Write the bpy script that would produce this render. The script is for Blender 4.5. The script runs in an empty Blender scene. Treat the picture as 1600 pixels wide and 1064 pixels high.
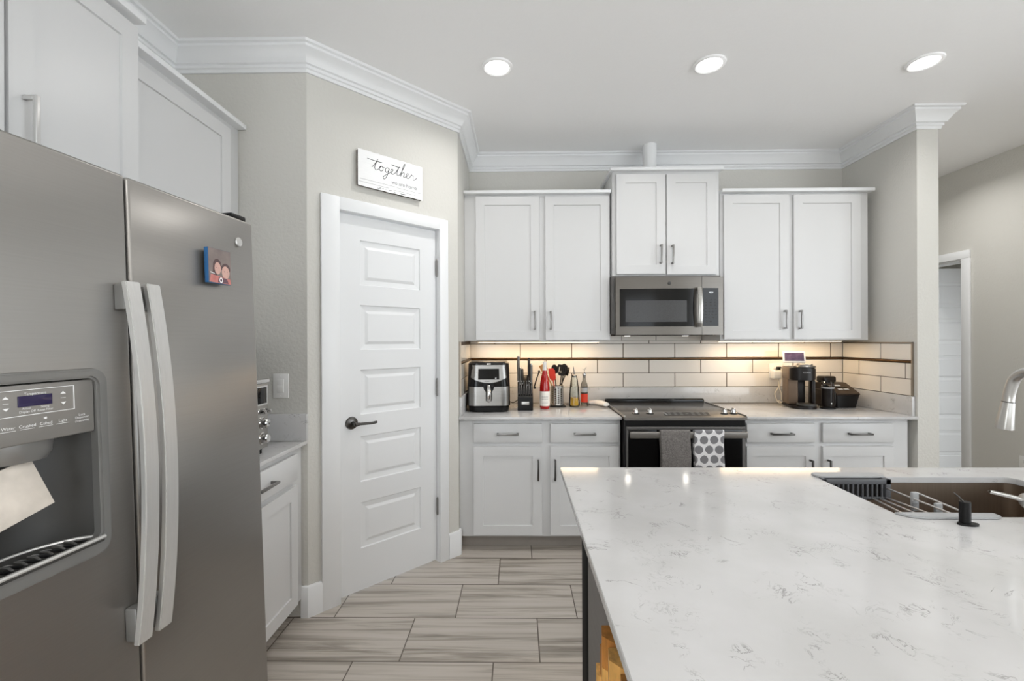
import bpy, bmesh, math, random
from mathutils import Vector, Matrix, Euler
random.seed(7)
SC = bpy.context.scene
COL = SC.collection
R = math.radians

# ------------------------------------------------------------------ camera, world, big lights, exposure
EYE = 1.335
cam_d = bpy.data.cameras.new('camera')
cam_d.lens = 16.0; cam_d.sensor_width = 36.0; cam_d.clip_start = 0.02
cam = bpy.data.objects.new('camera', cam_d); COL.objects.link(cam)
YAW = math.atan(9.5/711.0); ROLL = 0.0034
cam.matrix_world = (Matrix.Translation((0, 0, EYE)) @ Matrix.Rotation(YAW, 4, 'Z') @ Matrix.Rotation(R(90), 4, 'X')
                    @ Matrix.Rotation(-ROLL, 4, 'Z'))
SC.camera = cam
world = bpy.data.worlds.new('daylight'); SC.world = world
world.use_nodes = True
bg = world.node_tree.nodes['Background']
bg.inputs[0].default_value = (0.90, 0.955, 1.0, 1); bg.inputs[1].default_value = 4.8
SC.view_settings.view_transform = 'Standard'; SC.view_settings.look = 'None'
SC.view_settings.exposure = -0.12; SC.view_settings.gamma = 1.0; SC.view_settings.use_curve_mapping = False
SC.cycles.max_bounces = 10; SC.cycles.diffuse_bounces = 6; SC.cycles.glossy_bounces = 5
SC.cycles.transmission_bounces = 8; SC.cycles.transparent_max_bounces = 8
SC.cycles.caustics_reflective = False; SC.cycles.caustics_refractive = False
SC.cycles.sample_clamp_indirect = 6.0

DOWNLIGHT_W = 5.5       # each recessed ceiling lamp
FILL_LAMP_W = 8.0            # unseen copies of it, added to fill the room with light
STRIP_W = 2.6            # each warm strip under the wall cabinets

# ------------------------------------------------------------------ materials
MATS = {}
def srgb(r, g, b):
    f = lambda c: (c/255/12.92) if c/255 <= 0.04045 else ((c/255+0.055)/1.055)**2.4
    return (f(r), f(g), f(b), 1)
def pmat(name, col, rough=0.5, metal=0.0, spec=0.5, emit=None, estr=0.0, trans=0.0, ior=1.45, coat=0.0,
         noise=None, bump=None, aniso=0.0):
    """noise=(scale, amount[, stretch xyz]) varies the colour; bump=(scale, strength, distance)"""
    m = bpy.data.materials.new(name); m.use_nodes = True
    nt = m.node_tree; b = nt.nodes['Principled BSDF']
    b.inputs['Base Color'].default_value = col; b.inputs['Roughness'].default_value = rough
    b.inputs['Metallic'].default_value = metal; b.inputs['Specular IOR Level'].default_value = spec
    b.inputs['IOR'].default_value = ior
    b.inputs['Transmission Weight'].default_value = trans; b.inputs['Coat Weight'].default_value = coat
    b.inputs['Anisotropic'].default_value = aniso
    if emit:
        b.inputs['Emission Color'].default_value = emit; b.inputs['Emission Strength'].default_value = estr
    if aniso:
        tg = nt.nodes.new('ShaderNodeTangent'); tg.direction_type = 'RADIAL'; tg.axis = 'Z'; nt.links.new(tg.outputs[0], b.inputs['Tangent'])
    tc = nt.nodes.new('ShaderNodeTexCoord')
    if noise:
        n = nt.nodes.new('ShaderNodeTexNoise'); n.inputs['Scale'].default_value = noise[0]; n.inputs['Detail'].default_value = 4
        vec = tc.outputs['Object']
        if len(noise) > 2:
            mp = nt.nodes.new('ShaderNodeMapping'); mp.inputs['Scale'].default_value = noise[2]
            nt.links.new(vec, mp.inputs[0]); vec = mp.outputs[0]
        nt.links.new(vec, n.inputs['Vector'])
        mr = nt.nodes.new('ShaderNodeMapRange')
        mr.inputs['From Min'].default_value = 0.3; mr.inputs['From Max'].default_value = 0.7
        mr.inputs['To Min'].default_value = 1-noise[1]; mr.inputs['To Max'].default_value = 1+noise[1]
        nt.links.new(n.outputs['Fac'], mr.inputs['Value'])
        mx = nt.nodes.new('ShaderNodeVectorMath'); mx.operation = 'SCALE'
        mx.inputs[0].default_value = col[:3]; nt.links.new(mr.outputs[0], mx.inputs['Scale'])
        nt.links.new(mx.outputs[0], b.inputs['Base Color'])
    if bump:
        n2 = nt.nodes.new('ShaderNodeTexNoise'); n2.inputs['Scale'].default_value = bump[0]; n2.inputs['Detail'].default_value = 3
        nt.links.new(tc.outputs['Object'], n2.inputs['Vector'])
        bp = nt.nodes.new('ShaderNodeBump'); bp.inputs['Strength'].default_value = bump[1]; bp.inputs['Distance'].default_value = bump[2]
        nt.links.new(n2.outputs['Fac'], bp.inputs['Height']); nt.links.new(bp.outputs[0], b.inputs['Normal'])
    MATS[name] = m
    return m
M = MATS
pmat('wall_paint', srgb(207, 205, 199), 0.75, bump=(70, 0.5, 0.004))
pmat('ceiling_paint', srgb(246, 246, 246), 0.8, bump=(55, 0.35, 0.003))
pmat('trim_paint', srgb(232, 233, 234), 0.35, noise=(3, 0.01))
pmat('door_paint', srgb(226, 227, 228), 0.4, noise=(3, 0.01))
pmat('cabinet_paint', srgb(209, 209, 209), 0.32, noise=(2.5, 0.012))
pmat('toe_kick', srgb(150, 143, 136), 0.6, noise=(9, 0.05))
pmat('nickel', srgb(140, 138, 136), 0.32, 0.9, noise=(40, 0.05))
pmat('dark_nickel', srgb(92, 90, 88), 0.3, 1.0, noise=(40, 0.05))
pmat('chrome', srgb(205, 204, 202), 0.12, 1.0, noise=(30, 0.02))
pmat('brushed_steel', srgb(176, 174, 170), 0.3, 1.0, noise=(6, 0.06, (1, 1, 40)), aniso=0.5)
pmat('faucet_nickel', srgb(196, 194, 190), 0.3, 0.85, noise=(6, 0.02))
pmat('slate_steel', srgb(158, 155, 151), 0.30, 0.85, noise=(5, 0.02, (1, 1, 60)), aniso=0.85)
pmat('slate_dark', srgb(108, 104, 99), 0.30, 0.85, noise=(5, 0.04, (1, 1, 60)))
pmat('fryer_steel', srgb(150, 148, 145), 0.28, 1.0, noise=(6, 0.06, (1, 1, 40)), aniso=0.4)
pmat('appliance_brown', srgb(54, 43, 34), 0.4, spec=0.35, noise=(10, 0.06))
pmat('slate_side', srgb(96, 94, 92), 0.5, 0.3, noise=(8, 0.04))
pmat('handle_steel', srgb(206, 205, 203), 0.34, 0.6, noise=(5, 0.03, (60, 60, 1)))
pmat('dark_plastic', srgb(56, 55, 53), 0.45, noise=(12, 0.05))
pmat('bezel_gray', srgb(138, 137, 135), 0.35, 0.5, noise=(12, 0.04))
pmat('panel_gray', srgb(150, 147, 143), 0.32, 0.5, noise=(6, 0.05))
pmat('black_plastic', srgb(13, 12, 12), 0.4, spec=0.3, noise=(20, 0.1))
pmat('black_gloss', srgb(8, 8, 9), 0.1, spec=0.35, noise=(8, 0.1))
pmat('cooktop_glass', srgb(62, 60, 58), 0.22, noise=(220, 0.25))
pmat('slate_top', srgb(128, 124, 119), 0.35, 0.6, noise=(9, 0.04))
pmat('window_mesh', srgb(62, 62, 63), 0.25, noise=(300, 0.2))
pmat('white_plastic', srgb(232, 231, 228), 0.35, noise=(8, 0.01))
pmat('white_ceramic', srgb(236, 232, 224), 0.15, noise=(8, 0.01))
pmat('display_glass', srgb(44, 38, 66), 0.1, emit=srgb(70, 60, 120), estr=0.05, noise=(10, 0.1))
pmat('white_print', srgb(235, 235, 235), 0.6, noise=(20, 0.01))
pmat('gray_print', srgb(110, 110, 112), 0.6, noise=(20, 0.02))
pmat('ink', srgb(62, 62, 64), 0.7, noise=(20, 0.03))
pmat('lamp_glow', (1, 1, 1, 1), 0.5, emit=(1, 0.98, 0.95, 1), estr=6.0, noise=(5, 0.0))
pmat('hood_glow', (1, 1, 1, 1), 0.5, emit=(1, 0.95, 0.86, 1), estr=2.2, noise=(5, 0.0))
pmat('strip_glow', (1, 0.9, 0.75, 1), 0.5, emit=(1, 0.78, 0.5, 1), estr=4.0, noise=(5, 0.0))
pmat('clock_glow', (1, 1, 1, 1), 0.5, emit=(0.9, 0.95, 1, 1), estr=1.5, noise=(5, 0.0))
pmat('tile_glaze', srgb(226, 220, 212), 0.12, noise=(4, 0.02), bump=(9, 0.06, 0.01))
pmat('grout', srgb(80, 67, 57), 0.85, noise=(60, 0.08))
pmat('bronze_strip', srgb(88, 66, 44), 0.28, 0.85, noise=(14, 0.25))
pmat('edge_trim', srgb(158, 146, 132), 0.35, 0.8, noise=(14, 0.05))
pmat('island_paint', srgb(116, 112, 110), 0.5, noise=(5, 0.06, (1, 1, 12)))
pmat('island_dark', srgb(9, 9, 10), 0.7, spec=0.15, noise=(8, 0.06))
pmat('block_wood', srgb(218, 166, 92), 0.5, noise=(16, 0.28, (4, 4, 1)))
pmat('block_wood_dark', srgb(182, 122, 56), 0.5, noise=(16, 0.3, (4, 4, 1)))
pmat('rack_gray', srgb(92, 93, 96), 0.5, noise=(20, 0.03))
pmat('rack_light', srgb(165, 166, 167), 0.5, noise=(20, 0.03))
pmat('sink_steel', srgb(156, 141, 126), 0.40, 0.95, noise=(5, 0.06, (40, 1, 1)))
pmat('red_liquid', srgb(168, 14, 12), 0.1, noise=(6, 0.1), coat=0.5)
pmat('white_foil', srgb(226, 222, 216), 0.4, noise=(30, 0.04))
pmat('paper_label', srgb(238, 234, 226), 0.6, noise=(30, 0.02))
pmat('red_label', srgb(214, 60, 36), 0.5, noise=(20, 0.12))
pmat('red_silicone', srgb(208, 52, 28), 0.45, noise=(9, 0.05))
pmat('utensil_wood', srgb(196, 146, 88), 0.6, noise=(20, 0.12, (6, 6, 1)))
pmat('black_nylon', srgb(28, 22, 20), 0.45, spec=0.3, noise=(12, 0.1))
pmat('oil', srgb(236, 178, 58), 0.15, noise=(5, 0.03))
pmat('towel_gray', srgb(120, 116, 113), 0.95, noise=(160, 0.35), bump=(260, 0.8, 0.004))
pmat('coffee_brown', srgb(112, 94, 78), 0.38, 0.45, noise=(10, 0.06))
pmat('coffee_dark', srgb(24, 19, 17), 0.3, spec=0.35, noise=(14, 0.1))
pmat('blue_edge', srgb(44, 104, 160), 0.2, noise=(14, 0.05))
pmat('photo_ground', srgb(128, 116, 112), 0.15, noise=(30, 0.15))
pmat('photo_skin', srgb(206, 166, 154), 0.2, noise=(60, 0.08))
pmat('photo_hair', srgb(88, 70, 70), 0.2, noise=(60, 0.1))
pmat('photo_cloth', srgb(196, 124, 118), 0.2, noise=(60, 0.15))
pmat('photo_dark', srgb(104, 76, 86), 0.2, noise=(60, 0.15))
pmat('flap_film', srgb(200, 192, 182), 0.4, noise=(18, 0.18), trans=0.0)
pmat('screen_image', srgb(70, 56, 74), 0.15, emit=srgb(120, 96, 130), estr=0.25, noise=(28, 0.5))
pmat('blind_white', srgb(225, 228, 232), 0.5, noise=(8, 0.01))
pmat('sign_board', srgb(238, 238, 238), 0.6, noise=(30, 0.02, (1, 1, 6)))
pmat('sign_edge', srgb(112, 106, 100), 0.8, noise=(60, 0.3))
pmat('cord_white', srgb(238, 228, 210), 0.4, noise=(8, 0.01))
pmat('cord_dark', srgb(30, 27, 25), 0.5, noise=(8, 0.05))

def glass_mat(name, tint, edge):
    m = bpy.data.materials.new(name); m.use_nodes = True; nt = m.node_tree; L = nt.links
    nt.nodes.remove(nt.nodes['Principled BSDF']); out = nt.nodes['Material Output']
    tr = nt.nodes.new('ShaderNodeBsdfTransparent'); gl = nt.nodes.new('ShaderNodeBsdfGlossy')
    tc = nt.nodes.new('ShaderNodeTexCoord'); n = nt.nodes.new('ShaderNodeTexNoise'); n.inputs['Scale'].default_value = 6
    L.new(tc.outputs['Object'], n.inputs['Vector'])
    mr = nt.nodes.new('ShaderNodeMapRange'); mr.inputs['To Min'].default_value = 0.97; mr.inputs['To Max'].default_value = 1.0
    L.new(n.outputs['Fac'], mr.inputs['Value'])
    sc = nt.nodes.new('ShaderNodeVectorMath'); sc.operation = 'SCALE'; sc.inputs[0].default_value = tint; L.new(mr.outputs[0], sc.inputs['Scale'])
    L.new(sc.outputs[0], tr.inputs['Color'])
    gl.inputs['Roughness'].default_value = 0.05; gl.inputs['Color'].default_value = (0.9, 0.9, 0.9, 1)
    lw = nt.nodes.new('ShaderNodeLayerWeight'); lw.inputs['Blend'].default_value = edge
    mx = nt.nodes.new('ShaderNodeMixShader'); L.new(lw.outputs['Fresnel'], mx.inputs[0]); L.new(tr.outputs[0], mx.inputs[1]); L.new(gl.outputs[0], mx.inputs[2])
    L.new(mx.outputs[0], out.inputs['Surface']); MATS[name] = m
glass_mat('clear_glass', (0.95, 0.97, 0.96), 0.22); glass_mat('smoked_glass', (0.78, 0.78, 0.77), 0.22)
def floor_mat():
    m = bpy.data.materials.new('plank_tile'); m.use_nodes = True; nt = m.node_tree; L = nt.links
    b = nt.nodes['Principled BSDF']; b.inputs['Roughness'].default_value = 0.38
    tc = nt.nodes.new('ShaderNodeTexCoord'); sp = nt.nodes.new('ShaderNodeSeparateXYZ'); L.new(tc.outputs['Object'], sp.inputs[0])
    def mth(op, a, bb=None, c=None):
        n = nt.nodes.new('ShaderNodeMath'); n.operation = op
        for i, v in enumerate((a, bb, c)):
            if v is None: continue
            if isinstance(v, (int, float)): n.inputs[i].default_value = v
            else: L.new(v, n.inputs[i])
        return n.outputs[0]
    PW, PH = 0.587, 0.300
    fy = mth('DIVIDE', mth('SUBTRACT', sp.outputs['Y'], 1.887), PH)
    row = mth('FLOOR', fy)
    fx = mth('DIVIDE', mth('SUBTRACT', mth('SUBTRACT', sp.outputs['X'], 0.0865), mth('MULTIPLY', row, 0.1935)), PW)
    colm = mth('FLOOR', fx)
    gx = mth('MULTIPLY', mth('ABSOLUTE', mth('SUBTRACT', mth('FRACT', fx), 0.5)), PW)
    gy = mth('MULTIPLY', mth('ABSOLUTE', mth('SUBTRACT', mth('FRACT', fy), 0.5)), PH)
    gap = mth('MAXIMUM', mth('GREATER_THAN', gx, PW/2-0.0026), mth('GREATER_THAN', gy, PH/2-0.0026))
    cb = nt.nodes.new('ShaderNodeCombineXYZ'); L.new(row, cb.inputs[0]); L.new(colm, cb.inputs[1])
    wn = nt.nodes.new('ShaderNodeTexWhiteNoise'); wn.noise_dimensions = '2D'; L.new(cb.outputs[0], wn.inputs['Vector'])
    cx = nt.nodes.new('ShaderNodeCombineXYZ')
    L.new(mth('ADD', mth('MULTIPLY', sp.outputs['X'], 1.1), mth('MULTIPLY', wn.outputs['Value'], 37)), cx.inputs[0])
    L.new(mth('MULTIPLY', sp.outputs['Y'], 26), cx.inputs[1]); L.new(mth('MULTIPLY', wn.outputs['Value'], 11), cx.inputs[2])
    n1 = nt.nodes.new('ShaderNodeTexNoise'); n1.inputs['Scale'].default_value = 1.0; n1.inputs['Detail'].default_value = 6
    n1.inputs['Roughness'].default_value = 0.62; n1.inputs['Distortion'].default_value = 0.7
    L.new(cx.outputs[0], n1.inputs['Vector'])
    ramp = nt.nodes.new('ShaderNodeValToRGB'); e = ramp.color_ramp.elements
    e[0].position = 0.30; e[0].color = srgb(126, 118, 109); e[1].position = 0.72; e[1].color = srgb(196, 188, 182)
    for p, c in ((0.42, srgb(160, 152, 142)), (0.52, srgb(186, 178, 168))):
        x = ramp.color_ramp.elements.new(p); x.color = c
    L.new(n1.outputs['Fac'], ramp.inputs[0])
    mx = nt.nodes.new('ShaderNodeMix'); mx.data_type = 'RGBA'; L.new(gap, mx.inputs[0]); L.new(ramp.outputs[0], mx.inputs[6])
    mx.inputs[7].default_value = srgb(92, 82, 74); L.new(mx.outputs[2], b.inputs['Base Color'])
    bp = nt.nodes.new('ShaderNodeBump'); bp.inputs['Strength'].default_value = 0.5; bp.inputs['Distance'].default_value = 0.002
    L.new(mth('SUBTRACT', 1.0, gap), bp.inputs['Height']); L.new(bp.outputs[0], b.inputs['Normal'])
    MATS['plank_tile'] = m
floor_mat()
def quartz_mat():
    m = bpy.data.materials.new('quartz'); m.use_nodes = True; nt = m.node_tree; L = nt.links
    b = nt.nodes['Principled BSDF']; b.inputs['Roughness'].default_value = 0.10
    tc = nt.nodes.new('ShaderNodeTexCoord')
    def noise(scale, detail, dist=0.0, rough=0.5, off=(0, 0, 0)):
        mp = nt.nodes.new('ShaderNodeMapping'); mp.inputs['Location'].default_value = off
        L.new(tc.outputs['Object'], mp.inputs[0])
        n = nt.nodes.new('ShaderNodeTexNoise'); n.inputs['Scale'].default_value = scale; n.inputs['Detail'].default_value = detail
        n.inputs['Distortion'].default_value = dist; n.inputs['Roughness'].default_value = rough
        L.new(mp.outputs[0], n.inputs['Vector']); return n.outputs['Fac']
    def rng(v, a, bb, c=0.0, d=1.0):
        mr = nt.nodes.new('ShaderNodeMapRange')
        for k, x in (('From Min', a), ('From Max', bb), ('To Min', c), ('To Max', d)): mr.inputs[k].default_value = x
        L.new(v, mr.inputs['Value']); return mr.outputs[0]
    def mth(op, a, bb):
        n = nt.nodes.new('ShaderNodeMath'); n.operation = op
        for i, v in enumerate((a, bb)):
            if isinstance(v, (int, float)): n.inputs[i].default_value = v
            else: L.new(v, n.inputs[i])
        return n.outputs[0]
    vein = mth('ABSOLUTE', mth('SUBTRACT', noise(9, 6, 1.2, 0.65), 0.5), 0)
    line = rng(vein, 0.003, 0.014, 1.0, 0.0)
    mask = rng(noise(13, 3, 0.3, 0.5, (3, 7, 1)), 0.54, 0.64)
    fine = mth('MULTIPLY', rng(mth('ABSOLUTE', mth('SUBTRACT', noise(24, 4, 1.5, 0.6, (9, 2, 4)), 0.5), 0), 0.004, 0.02, 1.0, 0.0),
               rng(noise(9, 2, 0, 0.5, (1, 9, 5)), 0.56, 0.66))
    f = mth('MINIMUM', mth('ADD', mth('MULTIPLY', line, mask), mth('MULTIPLY', fine, 0.5)), 1.0)
    f = mth('MULTIPLY', f, 0.62)
    mot = nt.nodes.new('ShaderNodeMix'); mot.data_type = 'RGBA'; L.new(rng(noise(5, 4), 0.35, 0.65), mot.inputs[0])
    mot.inputs[6].default_value = srgb(190, 189, 188); mot.inputs[7].default_value = srgb(199, 198, 198)
    mx = nt.nodes.new('ShaderNodeMix'); mx.data_type = 'RGBA'; L.new(f, mx.inputs[0]); L.new(mot.outputs[2], mx.inputs[6])
    mx.inputs[7].default_value = srgb(112, 108, 105); L.new(mx.outputs[2], b.inputs['Base Color'])
    MATS['quartz'] = m
quartz_mat()
def dots_mat():
    m = bpy.data.materials.new('towel_dots'); m.use_nodes = True; nt = m.node_tree; L = nt.links
    b = nt.nodes['Principled BSDF']; b.inputs['Roughness'].default_value = 0.95
    tc = nt.nodes.new('ShaderNodeTexCoord'); sp = nt.nodes.new('ShaderNodeSeparateXYZ'); L.new(tc.outputs['Object'], sp.inputs[0])
    def mth(op, a, bb=0):
        n = nt.nodes.new('ShaderNodeMath'); n.operation = op
        for i, v in enumerate((a, bb)):
            if isinstance(v, (int, float)): n.inputs[i].default_value = v
            else: L.new(v, n.inputs[i])
        return n.outputs[0]
    P = 0.0585
    fz = mth('DIVIDE', mth('SUBTRACT', sp.outputs['Z'], 0.012), P); rz = mth('FLOOR', fz)
    fx = mth('SUBTRACT', mth('DIVIDE', mth('ADD', sp.outputs['X'], 0.003), P*1.04), mth('MULTIPLY', mth('MODULO', rz, 2), 0.5))
    dx = mth('MULTIPLY', mth('SUBTRACT', mth('FRACT', fx), 0.5), P*1.04); dz = mth('MULTIPLY', mth('SUBTRACT', mth('FRACT', fz), 0.5), P)
    d = mth('SQRT', mth('ADD', mth('MULTIPLY', dx, dx), mth('MULTIPLY', dz, dz)))
    n1 = nt.nodes.new('ShaderNodeTexNoise'); n1.inputs['Scale'].default_value = 40; L.new(tc.outputs['Object'], n1.inputs['Vector'])
    d = mth('ADD', d, mth('MULTIPLY', mth('SUBTRACT', n1.outputs['Fac'], 0.5), 0.008))
    k = mth('LESS_THAN', d, 0.0245)
    mx = nt.nodes.new('ShaderNodeMix'); mx.data_type = 'RGBA'; L.new(k, mx.inputs[0])
    mx.inputs[6].default_value = srgb(228, 227, 228); mx.inputs[7].default_value = srgb(126, 125, 128)
    L.new(mx.outputs[2], b.inputs['Base Color'])
    MATS['towel_dots'] = m
dots_mat()

# ------------------------------------------------------------------ mesh building
class MB:
    def __init__(self): self.bm = bmesh.new()
    def _place(self, vs, mat):
        if mat is not None:
            for v in vs: v.co = mat @ v.co
    def box(self, x0, x1, y0, y1, z0, z1, bev=0.0, seg=2, mat=None):
        x0, x1 = sorted((x0, x1)); y0, y1 = sorted((y0, y1)); z0, z1 = sorted((z0, z1))
        b = bmesh.new()
        v = [b.verts.new(p) for p in ((x0,y0,z0),(x1,y0,z0),(x1,y1,z0),(x0,y1,z0),(x0,y0,z1),(x1,y0,z1),(x1,y1,z1),(x0,y1,z1))]
        for f in ((0,3,2,1),(4,5,6,7),(0,1,5,4),(1,2,6,5),(2,3,7,6),(3,0,4,7)): b.faces.new([v[i] for i in f])
        if bev > 0:
            bev = min(bev, 0.45*min(x1-x0, y1-y0, z1-z0))
            bmesh.ops.bevel(b, geom=b.edges[:], offset=bev, segments=seg, affect='EDGES', profile=0.5)
        self._merge(b, mat); return self
    def _merge(self, b, mat=None):
        self._place(b.verts, mat)
        mp = {}
        for v in b.verts: mp[v] = self.bm.verts.new(v.co)
        for f in b.faces:
            try: self.bm.faces.new([mp[v] for v in f.verts])
            except ValueError: pass
        b.free()
    def cyl(self, p0, p1, r0, r1=None, n=20, caps=True, mat=None):
        r1 = r0 if r1 is None else r1
        p0, p1 = Vector(p0), Vector(p1); q = (p1-p0).to_track_quat('Z', 'Y')
        b = bmesh.new(); A = []; B = []
        for i in range(n):
            a = 2*math.pi*i/n; o = Vector((math.cos(a), math.sin(a), 0))
            A.append(b.verts.new(p0+q@(o*r0))); B.append(b.verts.new(p1+q@(o*r1)))
        for i in range(n): b.faces.new((A[i], A[(i+1)%n], B[(i+1)%n], B[i]))
        if caps: b.faces.new(A[::-1]); b.faces.new(B)
        self._merge(b, mat); return self
    def lathe(self, prof, n=28, c=(0, 0, 0), mat=None, closed=False):
        """prof: (radius, z) bottom to top, around z through c"""
        b = bmesh.new(); rings = []
        for r, z in prof:
            if r < 1e-5: rings.append([b.verts.new((c[0], c[1], c[2]+z))])
            else: rings.append([b.verts.new((c[0]+r*math.cos(2*math.pi*i/n), c[1]+r*math.sin(2*math.pi*i/n), c[2]+z)) for i in range(n)])
        prs = list(zip(rings[:-1], rings[1:]))
        for a, bb in prs:
            for i in range(n):
                j = (i+1) % n
                if len(a) == 1 and len(bb) == 1: continue
                if len(a) == 1: b.faces.new((a[0], bb[j], bb[i]))
                elif len(bb) == 1: b.faces.new((a[i], a[j], bb[0]))
                else: b.faces.new((a[i], a[j], bb[j], bb[i]))
        self._merge(b, mat); return self
    def tube(self, pts, r, n=10, closed=False, sec=None, mat=None):
        """sweep a circle (or an ellipse sec=(ra, rb)) along pts; r may be a list"""
        pts = [Vector(p) for p in pts]; N = len(pts); b = bmesh.new(); rings = []
        up = Vector((0, 0, 1)); prev = None
        for i, p in enumerate(pts):
            t = (pts[(i+1) % N]-pts[i-1]) if closed else (pts[min(i+1, N-1)]-pts[max(i-1, 0)])
            t.normalize()
            if prev is None:
                u = up.cross(t)
                if u.length < 1e-3: u = Vector((1, 0, 0))
                u.normalize()
            else:
                u = prev-t*prev.dot(t)
                if u.length < 1e-6: u = up.cross(t)
                u.normalize()
            w = t.cross(u); prev = u
            rr = r[i] if isinstance(r, (list, tuple)) else r
            ra, rb = (rr, rr) if sec is None else (rr*sec[0], rr*sec[1])
            rings.append([b.verts.new(p+u*(ra*math.cos(2*math.pi*k/n))+w*(rb*math.sin(2*math.pi*k/n))) for k in range(n)])
        M_ = N if closed else N-1
        for i in range(M_):
            A, B = rings[i], rings[(i+1) % N]
            for k in range(n): b.faces.new((A[k], A[(k+1)%n], B[(k+1)%n], B[k]))
        if not closed: b.faces.new(rings[0][::-1]); b.faces.new(rings[-1])
        self._merge(b, mat); return self
    def prism(self, poly, lo, hi, axis='z', holes=(), mat=None, bev=0.0):
        """poly 2D outline extruded along an axis: z->(x,y), y->(x,z), x->(y,z)"""
        def P(p, h):
            return {'z': (p[0], p[1], h), 'y': (p[0], h, p[1]), 'x': (h, p[0], p[1])}[axis]
        b = bmesh.new()
        def loops(h): return [[b.verts.new(P(p, h)) for p in lp] for lp in [poly]+list(holes)]
        L0, L1 = loops(lo), loops(hi)
        for LL in (L0, L1):
            if not holes: b.faces.new(LL[0])
            else:
                ed = []
                for lp in LL:
                    for i in range(len(lp)): ed.append(b.edges.new((lp[i], lp[(i+1) % len(lp)])))
                bmesh.ops.triangle_fill(b, use_beauty=True, edges=ed)
        for a, c in zip(L0, L1):
            for i in range(len(a)):
                j = (i+1) % len(a); b.faces.new((a[i], a[j], c[j], c[i]))
        bmesh.ops.recalc_face_normals(b, faces=b.faces[:])
        if bev:
            ed = [e for e in b.edges if len(e.link_faces) == 2 and e.calc_face_angle(0) > 0.6]
            bmesh.ops.bevel(b, geom=ed, offset=bev, segments=2, affect='EDGES')
        self._merge(b, mat); return self
    def quad(self, *pts, mat=None):
        b = bmesh.new(); b.faces.new([b.verts.new(p) for p in pts]); self._merge(b, mat); return self
    def sphere(self, c, r, n=16, sc=(1, 1, 1), mat=None):
        b = bmesh.new(); bmesh.ops.create_uvsphere(b, u_segments=n, v_segments=max(6, n//2), radius=1)
        for v in b.verts: v.co = Vector((c[0]+v.co.x*r*sc[0], c[1]+v.co.y*r*sc[1], c[2]+v.co.z*r*sc[2]))
        self._merge(b, mat); return self
    def sweep(self, path, prof, closed_prof=True):
        """profile (out, z) mitred along a plan polyline; out is to the RIGHT of travel"""
        N = len(path); P = [Vector(p) for p in path]; b = bmesh.new(); rings = []
        for i in range(N):
            d0 = (P[i]-P[i-1]).normalized() if i > 0 else None
            d1 = (P[i+1]-P[i]).normalized() if i < N-1 else None
            rn = lambda d: Vector((d.y, -d.x))
            if d0 is None: o = rn(d1)
            elif d1 is None: o = rn(d0)
            else:
                o = (rn(d0)+rn(d1)); o = o/(1+rn(d0).dot(rn(d1)))
            rings.append([b.verts.new((P[i].x+o.x*a, P[i].y+o.y*a, z)) for a, z in prof])
        K = len(prof)
        for i in range(N-1):
            for k in range(K if closed_prof else K-1):
                b.faces.new((rings[i][k], rings[i][(k+1)%K], rings[i+1][(k+1)%K], rings[i+1][k]))
        if closed_prof: b.faces.new(rings[0]); b.faces.new(rings[-1])
        bmesh.ops.recalc_face_normals(b, faces=b.faces[:])
        self._merge(b); return self
    def panel_slab(self, x0, x1, z0, z1, y0, th, panels, rings):
        """a door slab whose front (at y0, facing -y) carries moulded panels. rings: (inset, depth) nested"""
        b = bmesh.new()
        xs = sorted({x0, x1, *[p[0] for p in panels], *[p[1] for p in panels]})
        zs = sorted({z0, z1, *[p[2] for p in panels], *[p[3] for p in panels]})
        V = {}
        def vv(x, y, z):
            k = (round(x, 5), round(y, 5), round(z, 5))
            if k not in V: V[k] = b.verts.new((x, y, z))
            return V[k]
        for i in range(len(xs)-1):
            for j in range(len(zs)-1):
                cx, cz = (xs[i]+xs[i+1])/2, (zs[j]+zs[j+1])/2
                if any(p[0] < cx < p[1] and p[2] < cz < p[3] for p in panels): continue
                b.faces.new((vv(xs[i], y0, zs[j]), vv(xs[i+1], y0, zs[j]), vv(xs[i+1], y0, zs[j+1]), vv(xs[i], y0, zs[j+1])))
        for p in panels:
            prev = None
            for ins, dep in [(0, 0)]+list(rings):
                c = [(p[0]+ins, p[2]+ins), (p[1]-ins, p[2]+ins), (p[1]-ins, p[3]-ins), (p[0]+ins, p[3]-ins)]
                cur = [vv(x, y0+dep, z) for x, z in c]
                if prev:
                    for k in range(4): b.faces.new((prev[k], prev[(k+1)%4], cur[(k+1)%4], cur[k]))
                prev = cur
            b.faces.new(prev)
        yb = y0+th
        b.faces.new([b.verts.new(q) for q in ((x0, yb, z0), (x0, yb, z1), (x1, yb, z1), (x1, yb, z0))])
        for a, c in (((x0, z0), (x1, z0)), ((x1, z0), (x1, z1)), ((x1, z1), (x0, z1)), ((x0, z1), (x0, z0))):
            b.faces.new([b.verts.new(q) for q in ((a[0], y0, a[1]), (a[0], yb, a[1]), (c[0], yb, c[1]), (c[0], y0, c[1]))])
        bmesh.ops.remove_doubles(b, verts=b.verts[:], dist=1e-5)
        bmesh.ops.recalc_face_normals(b, faces=b.faces[:])
        self._merge(b); return self
    def loft(self, sections, caps=True, mat=None):
        """sections: list of closed 3D loops with equal counts"""
        b = bmesh.new(); rings = [[b.verts.new(p) for p in sec] for sec in sections]
        for A, B in zip(rings[:-1], rings[1:]):
            n = len(A)
            for i in range(n): b.faces.new((A[i], A[(i+1)%n], B[(i+1)%n], B[i]))
        if caps: b.faces.new(rings[0][::-1]); b.faces.new(rings[-1])
        bmesh.ops.recalc_face_normals(b, faces=b.faces[:])
        self._merge(b, mat); return self
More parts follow.
